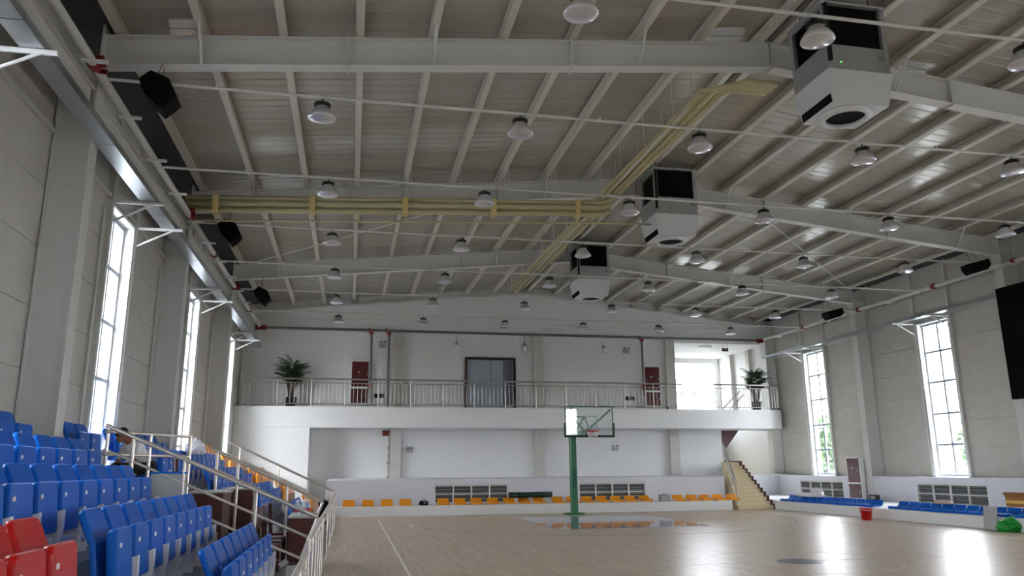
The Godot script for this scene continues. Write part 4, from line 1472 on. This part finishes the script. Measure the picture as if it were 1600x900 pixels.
	for e in el:
		var t := thing("emergency_lamp", "small white twin-head emergency lamp " + e[2], "lamp", P(e[0], e[1], DEND - 0.02), 0.0, "emergency lamps")
		pbox(t, "box", Vector3(0, -0.07, 0.04), Vector3(0.34, 0.16, 0.09), M.grey_box, 0.01)
		for q in [-0.11, 0.11]:
			var st := stn(true)
			lathe(st, [Vector2(0, 0.0), Vector2(0.06, 0.01), Vector2(0.07, 0.1), Vector2(0.0, 0.11)], 12, Transform3D(Basis(Vector3.RIGHT, PI / 2.4), Vector3(q, 0.08, 0.04)))
			part(t, "lamp_head", st, M.grey_box)
	# dark socket pairs low on the upper wall
	for e in [[1.22, "near the pipe drops"], [13.95, "near the red cabinet"]]:
		var t := thing("wall_socket", "pair of dark wall sockets upstairs " + e[1], "socket", P(e[0], 5.2, DEND - 0.02), 0.0, "wall sockets upstairs")
		for q in [-0.14, 0.14]:
			pbox(t, "socket_plate", Vector3(q, 0, 0.02), Vector3(0.2, 0.2, 0.03), M.black, 0.008)
	# alarm sounder below the balcony
	var a := thing("alarm_sounder", "small red alarm sounder below the balcony at the pilaster", "alarm", P(1.6, 3.42, DEND - 0.05))
	var s2 := stn(true)
	lathe(s2, [Vector2(0, 0.09), Vector2(0.1, 0.06), Vector2(0.13, 0.0)], 14, Transform3D(Basis(Vector3.RIGHT, PI / 2), Vector3.ZERO))
	part(a, "dome", s2, M.red_pipe)
	pbox(a, "plate", Vector3(0, 0, 0.0), Vector3(0.3, 0.26, 0.03), M.red_pipe, 0.01)
	var c := thing("surface_conduit", "thin conduit with boxes down the lower pilaster by the stand", "conduit", P(1.74, SILL, DEND - 0.06))
	rod(c, "tube", Vector3(0, 0.0, 0), Vector3(0, 2.0, 0), 0.03, M.wall, 8)
	for y in [0.05, 0.7, 1.4]:
		pbox(c, "junction_box", Vector3(0, y, 0.02), Vector3(0.1, 0.12, 0.06), M.slat)

func build_court_items() -> void:
	# green rolled mat on the end ledge
	var t := thing("rolled_mat", "long dark green rolled mat lying on the orange seats", "mat", P(7.1, 0.72, 31.12))
	var st := stn(true)
	tube(st, [Vector3(-0.88, 0, 0), Vector3(-0.3, -0.01, 0), Vector3(0.3, 0.0, 0.01), Vector3(0.88, 0, 0)], 0.11, 14)
	part(t, "roll", st, M.green_dark)
	for x in [-0.5, 0.5]:
		rod(t, "strap", Vector3(x - 0.02, -0.003, 0), Vector3(x + 0.02, -0.003, 0), 0.115, M.black, 14)
	# grey case and black bag on the ledge
	t = thing("grey_case", "small grey case on the end ledge between orange seats", "case", P(12.78, 0.38, 31.1))
	pbox(t, "shell", Vector3(0, 0.115, 0), Vector3(0.42, 0.22, 0.3), M.grey_box, 0.02)
	pbox(t, "lid", Vector3(0, 0.245, 0), Vector3(0.43, 0.04, 0.31), M.grey_box, 0.012)
	rod(t, "handle", Vector3(-0.08, 0.28, 0), Vector3(0.08, 0.28, 0), 0.014, M.dark, 6)
	t = thing("black_bag", "small black bag lying between the orange ledge seats", "bag", P(2.85, 0.38, 31.15))
	st = stn(true)
	plate(st, round_rect(0.36, 0.17, 0.07, 0.05), 0.2, 0.05)
	part(t, "body", st, M.black)
	st = stn(true)
	tube(st, arc_pts(Vector3(0, 0.15, 0), Vector3.RIGHT, Vector3.UP, 0.09, 0, 180, 8), 0.012, 6)
	part(t, "strap", st, M.black)
	pbox(t, "tag", Vector3(0.05, 0.1, 0.105), Vector3(0.12, 0.03, 0.006), M.grey_box)
	# red bucket
	t = thing("bucket", "red plastic bucket on the court before the column", "bucket", P(16.95, 0, 23.9))
	st = stn(true)
	lathe(st, [Vector2(0, 0.005), Vector2(0.15, 0.0), Vector2(0.2, 0.34), Vector2(0.225, 0.36), Vector2(0.215, 0.37), Vector2(0.19, 0.35), Vector2(0.145, 0.02), Vector2(0.0, 0.02)], 24)
	part(t, "body", st, M.bucket)
	st = stn(true)
	tube(st, arc_pts(Vector3(0, 0.35, 0), Vector3.RIGHT, Vector3(0, -0.3, 0.95).normalized(), 0.21, 0, 180, 12), 0.007, 6)
	part(t, "handle", st, M.grey_box)
	st = stn()
	lathe(st, [Vector2(0.203, 0.30), Vector2(0.210, 0.34)], 24)
	part(t, "band", st, mat(Color(0.85, 0.45, 0.5), 0.5))
	# grey panel leaning at the ledge, cardboard box, green bag, white cloth
	t = thing("leaning_panel", "pale grey board leaning upright against the screen side ledge", "board", P(17.42, 0, 19.15), -PI / 2)
	pbox(t, "board", Vector3(0, 0.31, 0.0), Vector3(0.46, 0.62, 0.05), M.grey_box, 0.012, Basis(Vector3.RIGHT, deg_to_rad(-8)))
	pbox(t, "rim", Vector3(0, 0.61, -0.04), Vector3(0.47, 0.03, 0.06), M.grey_box, 0.008)
	t = thing("cardboard_box", "opened brown cardboard box on the blue ledge seats beside the grey board", "box", P(18.35, 0.6, 18.9), 0.15)
	pbox(t, "body", Vector3(0, 0.14, 0), Vector3(0.45, 0.27, 0.75), M.card, 0.01)
	pbox(t, "flap", Vector3(-0.26, 0.34, 0), Vector3(0.16, 0.012, 0.72), M.card, 0.0, Basis(Vector3.BACK, -0.9))
	pbox(t, "flap", Vector3(0.0, 0.32, -0.4), Vector3(0.42, 0.012, 0.16), M.card, 0.0, Basis(Vector3.RIGHT, 0.5))
	pbox(t, "tape", Vector3(-0.228, 0.14, 0), Vector3(0.006, 0.08, 0.74), mat(Color(0.85, 0.68, 0.25), 0.4))
	t = thing("plastic_bag", "bright green plastic bag slumped on the court by the grey board", "bag", P(17.5, 0, 18.6))
	part(t, "sack", lump(0.34, 0.2, 0.3, 41, 0.28), M.bag_green, Transform3D(Basis.IDENTITY, Vector3(0, 0.12, 0)))
	part(t, "knot", lump(0.07, 0.09, 0.07, 43, 0.3), M.bag_green, Transform3D(Basis.IDENTITY, Vector3(0.05, 0.31, 0.05)))
	t = thing("white_cloth", "crumpled white cloth thrown over the blue ledge seats", "cloth", P(18.0, 0.62, 28.9))
	part(t, "sheet", lump(0.24, 0.09, 1.0, 47, 0.4), M.cloth_white)
	part(t, "bundle", lump(0.2, 0.2, 0.3, 49, 0.45), M.cloth_white, Transform3D(Basis.IDENTITY, Vector3(0.02, 0.08, 0.6)))
	t = thing("paper_packet", "pale paper packet on the blue ledge seats below the window", "packet", P(18.05, 0.58, 21.6), 0.2)
	pbox(t, "wrapper", Vector3(0, 0.05, 0), Vector3(0.3, 0.1, 0.5), mat(Color(0.75, 0.68, 0.6), 0.6), 0.03)
	pbox(t, "label_strip", Vector3(0, 0.102, 0), Vector3(0.2, 0.004, 0.12), M.bucket)
	t = thing("floor_socket", "dark socket box at the foot of the column between windows", "socket", P(20.95, 0.34, 28.9))
	pbox(t, "box", Vector3(0, 0.13, 0), Vector3(0.16, 0.26, 0.5), M.dark, 0.02)
	pbox(t, "cover", Vector3(-0.085, 0.15, 0), Vector3(0.01, 0.12, 0.3), M.slat)

func lump(rx: float, ry: float, rz: float, seed_: int, rough: float) -> SurfaceTool:
	var n := FastNoiseLite.new()
	n.seed = seed_
	n.frequency = 1.6
	var st := stn(true)
	var at := func(i: int, j: int) -> Vector3:
		var a := TAU * j / 28.0
		var b := PI * (i / 14.0 - 0.5)
		var u := Vector3(cos(a) * cos(b), sin(b), sin(a) * cos(b))
		if j == 28:
			u = Vector3(cos(b), sin(b), 0)
		var k := 1.0 + rough * n.get_noise_3dv(u * 1.6)  + rough * 0.5 * n.get_noise_3dv(u * 4.0)
		var v := Vector3(u.x * rx, u.y * ry, u.z * rz) * k
		v.y = maxf(v.y, -ry * 0.6)
		return v
	for i in 14:
		for j in 28:
			var q := [at.call(i, j), at.call(i, j + 1), at.call(i + 1, j + 1), at.call(i + 1, j)]
			quad_n(st, q[0], q[1], q[2], q[3], (q[0] + q[2]) / 2.0)
	return st

func fence(label: String, x: float, d0: float, d1: float, h: float, y0: float) -> Node3D:
	var t := thing("front_railing", label, "railing", P(x, y0, 0), 0.0, "railings before the stand")
	rod(t, "handrail", Vector3(0, h, -d0), Vector3(0, h, -d1), 0.03, M.rail, 10)
	rod(t, "middle_bar", Vector3(0, h - 0.14, -d0), Vector3(0, h - 0.14, -d1), 0.016, M.rail, 8)
	rod(t, "bottom_bar", Vector3(0, 0.1, -d0), Vector3(0, 0.1, -d1), 0.016, M.rail, 8)
	var d := d0
	while d <= d1 + 0.01:
		rod(t, "post", Vector3(0, 0, -d), Vector3(0, h, -d), 0.02, M.rail, 10)
		d += 0.95 if d < 14.0 else 2.78
	return t

func aisle_rail(label: String, d: float, a: Vector2, b: Vector2, bars: int, gap: float, posts: Array) -> void:
	# a sloping rail of parallel bars climbing the stand in the plane d = constant
	var t := thing("aisle_railing", label, "railing", P(0, 0, d), 0.0, "aisle railings on the stand")
	var sl := (b.y - a.y) / (b.x - a.x)
	for k in bars:
		var xa := a.x - k * 0.115
		var ya := a.y - k * gap * 0.68
		# keep bars parallel: each starts on the slanted end tube
		ya = a.y + sl * (xa - a.x) - k * gap
		rod(t, "handrail" if k == 0 else "bar", Vector3(xa, ya, 0), Vector3(b.x, b.y - k * gap, 0), 0.034 if k == 0 else 0.022, M.rail, 10)
	var xe := a.x - (bars - 1) * 0.115
	rod(t, "end_tube", Vector3(a.x, a.y, 0), Vector3(xe, a.y + sl * (xe - a.x) - (bars - 1) * gap, 0), 0.03, M.rail, 10)
	for x in posts:
		var y: float = a.y + sl * (x - a.x)
		var base := 0.05
		for r in 5:
			if x <= (ROW_X[r] + 0.40):
				base = ROW_Y[r]
		rod(t, "post", Vector3(x, base, 0), Vector3(x, y, 0), 0.028, M.rail, 10)

func build_stand_items() -> void:
	fence("stainless railing before the lowest blue seats, closest to the camera", -0.42, 3.0, 8.9, 0.9, 0.0)
	fence("long stainless railing before the desks and orange seats", -0.42, 9.3, 27.9, 1.0, 0.0)
	aisle_rail("sloping three-bar stainless aisle railing beside the near blue seats", 13.12, Vector2(-0.47, 1.03), Vector2(-3.72, 2.46), 3, 0.36, [-1.43, -2.53, -3.3, -3.68])
	aisle_rail("sloping two-bar stainless aisle railing beyond the desks", 16.3, Vector2(-0.5, 1.14), Vector2(-2.6, 2.15), 2, 0.34, [-1.2, -2.15, -2.55])
	aisle_rail("sloping two-bar stainless railing next to the orange seats", 26.0, Vector2(-0.47, 1.08), Vector2(-3.76, 2.64), 2, 0.36, [-0.6, -1.3, -2.2, -3.4])
	# upper guard on the stand beside the aisle, level bars
	var g := thing("guard_railing", "level stainless guard railing beside the seated person", "railing", P(0, 0, 0))
	for y in [2.36, 2.02]:
		rod(g, "bar", P(-3.7, y, 13.05), P(-2.75, y - 0.02, 14.6), 0.026, M.rail, 10)
	for q in [0.5, 1.0]:
		var p := P(lerpf(-3.7, -2.75, q), 0, lerpf(13.05, 14.6, q))
		rod(g, "post", p + Vector3(0, 0.94 if q > 0.7 else 1.33, 0), p + Vector3(0, 2.36, 0), 0.03, M.rail, 10)
	# pale wall panel at the aisle head
	var w := thing("stand_end_screen", "pale grey panel closing the stand end beneath the guard railing", "panel", P(-2.75, 1.0, 13.12))
	pbox(w, "sheet", Vector3(0, 0.36, 0), Vector3(0.52, 0.72, 0.03), M.slat, 0.006)
	pbox(w, "top_edge", Vector3(0, 0.735, 0), Vector3(0.54, 0.03, 0.05), M.blue_seat, 0.006)
	# desks: dark red front and sides, pale top
	var desks := [[-2.45, 0.53, 15.3, 0.62, 1.0, "dark red desk with pale top on the second tier beside the aisle"], [-0.82, 0.07, 15.6, 0.5, 1.3, "dark red desk with bottles on it behind the long front railing"], [-2.2, 0.53, 17.6, 0.6, 1.0, "dark red desk with pale top farther along the second tier"]]
	for e in desks:
		var t := thing("desk", e[5], "desk", P(e[0], e[1], e[2]), 0.0, "dark red desks on the stand")
		var sw: float = e[3]
		var sl: float = e[4]
		pbox(t, "table_top", Vector3(0, 0.86, 0), Vector3(sw, 0.04, sl), M.desk_top, 0.008)
		for q in [-1.0, 1.0]:
			pbox(t, "side_panel", Vector3(0, 0.42, q * (sl / 2 - 0.04)), Vector3(sw - 0.06, 0.84, 0.03), M.brown, 0.004)
		pbox(t, "front_panel", Vector3(sw / 2 - 0.05, 0.46, 0), Vector3(0.03, 0.76, sl - 0.12), M.brown, 0.004)
	# bottles of water on the desk by the railing
	for k in 5:
		var t := thing("water_bottle", "clear water bottle with red label, %s of the bottles on the desk" % ORD[k], "bottle", P(-0.93 + 0.1 * (k % 3), 0.95, 15.2 + 0.13 * k), 0.0, "water bottles on the desk")
		var st := stn(true)
		lathe(st, [Vector2(0, 0.0), Vector2(0.036, 0.0), Vector2(0.038, 0.15), Vector2(0.03, 0.19), Vector2(0.014, 0.215), Vector2(0.014, 0.24)], 14)
		part(t, "bottle", st, M.bottle)
		st = stn(true)
		lathe(st, [Vector2(0.039, 0.06), Vector2(0.039, 0.12)], 14)
		part(t, "label_band", st, M.bucket if k % 2 == 0 else M.cloth_white)
		st = stn(true)
		lathe(st, [Vector2(0.016, 0.235), Vector2(0.016, 0.262), Vector2(0, 0.264)], 12)
		part(t, "cap", st, M.cloth_white)
	# dark wooden chairs folded between the desks
	var chairs := [[-1.36, 0.07, 14.3], [-1.33, 0.07, 15.0], [-1.33, 0.07, 15.7], [-1.33, 0.07, 16.9], [-3.0, 0.94, 15.9]]
	var cl := ["dark red wooden chair closest to the aisle railing below the desks", "dark red wooden chair tucked behind the desk with bottles", "dark red wooden chair past the desk with bottles", "dark red wooden chair farthest along the lowest tier", "dark red wooden chair behind the second tier desk"]
	var proto: Node3D = null
	for k in 5:
		var at := P(chairs[k][0], chairs[k][1], chairs[k][2])
		if proto:
			copy(proto, cl[k], at, PI / 2 + 0.15 * (k - 2))
			continue
		var t := thing("wooden_chair", cl[0], "chair", at, PI / 2 - 0.3, "dark red wooden chairs")
		t.set_meta("called", "wooden_chair")
		proto = t
		pbox(t, "seat", Vector3(0, 0.45, 0), Vector3(0.42, 0.05, 0.4), M.brown, 0.015)
		for sx in [-1.0, 1.0]:
			pbox(t, "front_leg", Vector3(sx * 0.18, 0.215, 0.17), Vector3(0.045, 0.43, 0.045), M.brown, 0.006)
			pbox(t, "back_leg", Vector3(sx * 0.18, 0.52, -0.19), Vector3(0.045, 1.04, 0.05), M.brown, 0.006, Basis(Vector3.RIGHT, -0.08))
		pbox(t, "backrest", Vector3(0, 0.88, -0.215), Vector3(0.34, 0.34, 0.03), M.brown, 0.01, Basis(Vector3.RIGHT, -0.08))
		pbox(t, "stretcher", Vector3(0, 0.2, 0.17), Vector3(0.32, 0.03, 0.025), M.brown)
	# clutter
	var b := thing("black_case", "black loudspeaker case at the end of the long front railing", "case", P(-0.75, 0.07, 26.6))
	pbox(b, "body", Vector3(0, 0.35, 0), Vector3(0.4, 0.7, 0.4), M.black, 0.02)
	pbox(b, "lid", Vector3(0, 0.72, 0), Vector3(0.41, 0.04, 0.41), M.dark, 0.01)
	b = thing("white_carton", "opened white carton on the lowest tier beside the front railing", "box", P(-0.85, 0.07, 12.55 + 1.2), 0.2)
	pbox(b, "body", Vector3(0, 0.1, 0), Vector3(0.3, 0.2, 0.5), M.grey_box, 0.01)
	pbox(b, "flap", Vector3(-0.16, 0.22, 0), Vector3(0.14, 0.01, 0.48), M.grey_box, 0.0, Basis(Vector3.BACK, 0.6))
	pbox(b, "inside", Vector3(0.02, 0.201, 0), Vector3(0.22, 0.006, 0.4), M.dark)
	b = thing("white_sack", "white plastic sack lying on the seats under the end of the guard railing", "bag", P(-3.72, 2.27, 20.4))
	part(b, "sack", lump(0.22, 0.2, 0.5, 61, 0.4), M.cloth_white)
	part(b, "knot", lump(0.05, 0.08, 0.05, 63, 0.3), M.cloth_white, Transform3D(Basis.IDENTITY, Vector3(0.0, 0.2, 0.1)))

# ---------------------------------------------------------------- person
func field(p: Vector3, bones: Array, k: float) -> float:
	var d := 1e3
	for b in bones:
		var a: Vector3 = b[0]
		var ab: Vector3 = b[1] - a
		var h := clampf((p - a).dot(ab) / maxf(ab.length_squared(), 1e-9), 0.0, 1.0)
		var e: float = (p - a - ab * h).length() - lerpf(b[2], b[3], h)
		if e - d > k:
			continue
		if d - e > k:
			d = e
			continue
		var t := clampf(0.5 + 0.5 * (d - e) / k, 0.0, 1.0)
		d = lerpf(d, e, t) - k * t * (1.0 - t)
	return d

func skin_over(st: SurfaceTool, bones: Array, cell: float, k: float) -> void:
	# surface nets over the smooth union of tapered capsules
	var lo := Vector3.ONE * 1e3
	var hi := -lo
	for b in bones:
		for j in 2:
			var r: float = b[2 + j] + cell * 2
			lo = lo.min(b[j] - Vector3.ONE * r)
			hi = hi.max(b[j] + Vector3.ONE * r)
	var n := Vector3i(((hi - lo) / cell).ceil()) + Vector3i.ONE
	var f := PackedFloat32Array()
	f.resize(n.x * n.y * n.z)
	for z in n.z:
		for y in n.y:
			for x in n.x:
				f[(z * n.y + y) * n.x + x] = field(lo + Vector3(x, y, z) * cell, bones, k)
	var vert := {}
	var id := func(x: int, y: int, z: int) -> int: return (z * n.y + y) * n.x + x
	var edges := [[0, 1], [2, 3], [4, 5], [6, 7], [0, 2], [1, 3], [4, 6], [5, 7], [0, 4], [1, 5], [2, 6], [3, 7]]
	for z in n.z - 1:
		for y in n.y - 1:
			for x in n.x - 1:
				var v := []
				var neg := 0
				for c in 8:
					var q: float = f[((z + (c >> 2)) * n.y + y + ((c >> 1) & 1)) * n.x + x + (c & 1)]
					v.append(q)
					if q < 0.0:
						neg += 1
				if neg == 0 or neg == 8:
					continue
				var s := Vector3.ZERO
				var m := 0
				for e in edges:
					var a: float = v[e[0]]
					var b: float = v[e[1]]
					if (a < 0.0) != (b < 0.0):
						var t := a / (a - b)
						var pa := Vector3(e[0] & 1, (e[0] >> 1) & 1, e[0] >> 2)
						var pb := Vector3(e[1] & 1, (e[1] >> 1) & 1, e[1] >> 2)
						s += pa.lerp(pb, t)
						m += 1
				vert[(z * n.y + y) * n.x + x] = lo + (Vector3(x, y, z) + s / m) * cell
	for z in range(1, n.z - 1):
		for y in range(1, n.y - 1):
			for x in range(1, n.x - 1):
				var a: float = f[(z * n.y + y) * n.x + x]
				for ax in 3:
					var o := Vector3i(1 if ax == 0 else 0, 1 if ax == 1 else 0, 1 if ax == 2 else 0)
					var b: float = f[((z + o.z) * n.y + y + o.y) * n.x + x + o.x]
					if (a < 0.0) == (b < 0.0):
						continue
					var u := Vector3i(0, 1, 0) if ax == 0 else Vector3i(0, 0, 1) if ax == 1 else Vector3i(1, 0, 0)
					var w := Vector3i(0, 0, 1) if ax == 0 else Vector3i(1, 0, 0) if ax == 1 else Vector3i(0, 1, 0)
					var base := Vector3i(x, y, z)
					var q := []
					for g in [base, base - u, base - u - w, base - w]:
						q.append(vert[(g.z * n.y + g.y) * n.x + g.x])
					quad_n(st, q[0], q[1], q[2], q[3], Vector3(o) * (1.0 if a < 0.0 else -1.0))

func build_person() -> void:
	var t := thing("person", "person in white shirt and dark trousers sitting bent forward behind the railing", "person", P(-3.45, 1.33, 14.6), -0.78)
	# local +z towards where they bend; joints in metres above the tier
	var hip := Vector3(0, 0.5, 0)
	var chest := Vector3(0, 0.80, 0.22)
	var neck := Vector3(0, 0.93, 0.33)
	var head := Vector3(-0.02, 0.99, 0.45)
	var bones := [[hip + Vector3(-0.08, 0, 0), hip + Vector3(0.08, 0, 0), 0.12, 0.12], [hip, chest, 0.125, 0.14], [chest + Vector3(-0.14, 0.04, 0.03), chest + Vector3(0.14, 0.04, 0.03), 0.085, 0.085], [chest, neck, 0.1, 0.055], [neck, head, 0.055, 0.06]]
	var shirt := []
	var trousers := []
	for i in 4:
		shirt.append([bones[i][0], bones[i][1].lerp(bones[i][0], 0.45) if i == 3 else bones[i][1], bones[i][2] + 0.012, bones[i][3] + 0.014])
	trousers.append([bones[0][0], bones[0][1], 0.135, 0.135])
	var hands := []
	for s in [-1.0, 1.0]:
		var sh := chest + Vector3(s * 0.19, 0.05, 0.04)
		var el := Vector3(s * 0.24, 0.58, 0.36)
		var wr := Vector3(s * 0.09, 0.48, 0.56)
		bones.append([sh, el, 0.055, 0.04])
		bones.append([el, wr, 0.038, 0.027])
		shirt.append([sh, sh.lerp(el, 0.7), 0.07, 0.062])
		var kn := Vector3(s * 0.16, 0.5, 0.44)
		var an := Vector3(s * 0.15, 0.09, 0.38)
		bones.append([hip + Vector3(s * 0.1, -0.02, 0.03), kn, 0.085, 0.062])
		bones.append([kn, an, 0.058, 0.038])
		trousers.append([hip + Vector3(s * 0.1, -0.02, 0.03), kn, 0.1, 0.078])
		trousers.append([kn, an, 0.074, 0.06])
		# hand: palm, four fingers in two joints, thumb from the side
		var pd := (Vector3(-s * 0.05, -0.05, 0.1)).normalized()
		var sd := Vector3(s, 0, 0.35).normalized()
		var pn := pd.cross(sd).normalized()
		var palm := wr + pd * 0.05
		var hb := [[wr, palm, 0.026, 0.03], [palm - sd * 0.018, palm - sd * 0.018 + pd * 0.035, 0.018, 0.015], [palm + sd * 0.018, palm + sd * 0.018 + pd * 0.035, 0.018, 0.015]]
		for q in 4:
			var b0: Vector3 = palm + pd * 0.04 + sd * (q - 1.5) * 0.019
			var l: float = [0.038, 0.045, 0.042, 0.032][q]
			var b1: Vector3 = b0 + pd * l - pn * 0.008 * s
			var b2: Vector3 = b1 + (pd * 0.75 - Vector3(0, 0.65, 0)).normalized() * l * 0.85
			hb.append([b0, b1, 0.0095, 0.0085])
			hb.append([b1, b2, 0.0085, 0.007])
		var t0 := wr + pd * 0.03 - sd * 0.028
		var t1 := t0 + (pd - sd * 0.9).normalized() * 0.035
		hb.append([t0, t1, 0.012, 0.01])
		hb.append([t1, t1 + (pd * 1.0 - sd * 0.1).normalized() * 0.03, 0.01, 0.008])
		hands.append(hb)
	var st := stn(true)
	skin_over(st, bones, 0.017, 0.035)
	for hb in hands:
		skin_over(st, hb, 0.005, 0.006)
	# head with jaw, nose, ears
	var f := Vector3(0, -0.45, 0.9).normalized()
	var u := Vector3(0, 0.9, 0.45).normalized()
	var hc := head + u * 0.05
	var hbones := [[hc - f * 0.02, hc + u * 0.02, 0.088, 0.085], [hc + f * 0.03 - u * 0.05, hc + f * 0.05 - u * 0.075, 0.06, 0.045], [hc + f * 0.085 + u * 0.005, hc + f * 0.102 - u * 0.022, 0.012, 0.015], [hc + f * 0.08 - u * 0.06, hc + f * 0.088 - u * 0.062, 0.018, 0.014], [hc + Vector3(-0.086, 0, 0), hc + Vector3(-0.09, 0, 0) + u * 0.025, 0.014, 0.014], [hc + Vector3(0.086, 0, 0), hc + Vector3(0.09, 0, 0) + u * 0.025, 0.014, 0.014]]
	skin_over(st, hbones, 0.008, 0.015)
	part(t, "body", st, M.skin)
	st = stn(true)
	skin_over(st, shirt, 0.02, 0.04)
	part(t, "shirt", st, M.shirt)
	st = stn(true)
	skin_over(st, trousers, 0.02, 0.03)
	part(t, "trousers", st, M.trousers)
	st = stn(true)
	skin_over(st, [[hc - f * 0.035 + u * 0.03, hc + u * 0.05 + f * 0.02, 0.085, 0.075], [hc - f * 0.05 - u * 0.03, hc - f * 0.04, 0.07, 0.08]], 0.012, 0.02)
	part(t, "hair", st, M.hair)
	for s in [-1.0, 1.0]:
		st = stn(true)
		skin_over(st, [[Vector3(s * 0.15, 0.045, 0.35), Vector3(s * 0.17, 0.04, 0.53), 0.05, 0.042]], 0.014, 0.01)
		part(t, "shoe", st, M.black)
		var ey := stn(true)
		lathe(ey, [Vector2(0, 0.008), Vector2(0.008, 0.004), Vector2(0.01, 0.0)], 8)
		part(t, "eye", ey, M.black, Transform3D(Basis(Vector3.RIGHT, PI / 2 + 0.45), hc + f * 0.082 + u * 0.012 + Vector3(s * 0.032, 0, 0)))
	# the low stool they sit on
	var o := thing("stool", "blue plastic stool under the seated person", "stool", P(-3.45, 1.33, 14.6), -0.78)
	pbox(o, "seat", Vector3(0, 0.355, 0), Vector3(0.34, 0.04, 0.3), M.blue_seat, 0.015)
	for q in [[-1, -1], [-1, 1], [1, -1], [1, 1]]:
		pbox(o, "leg", Vector3(q[0] * 0.13, 0.17, q[1] * 0.11), Vector3(0.04, 0.335, 0.04), M.blue_seat, 0.008)
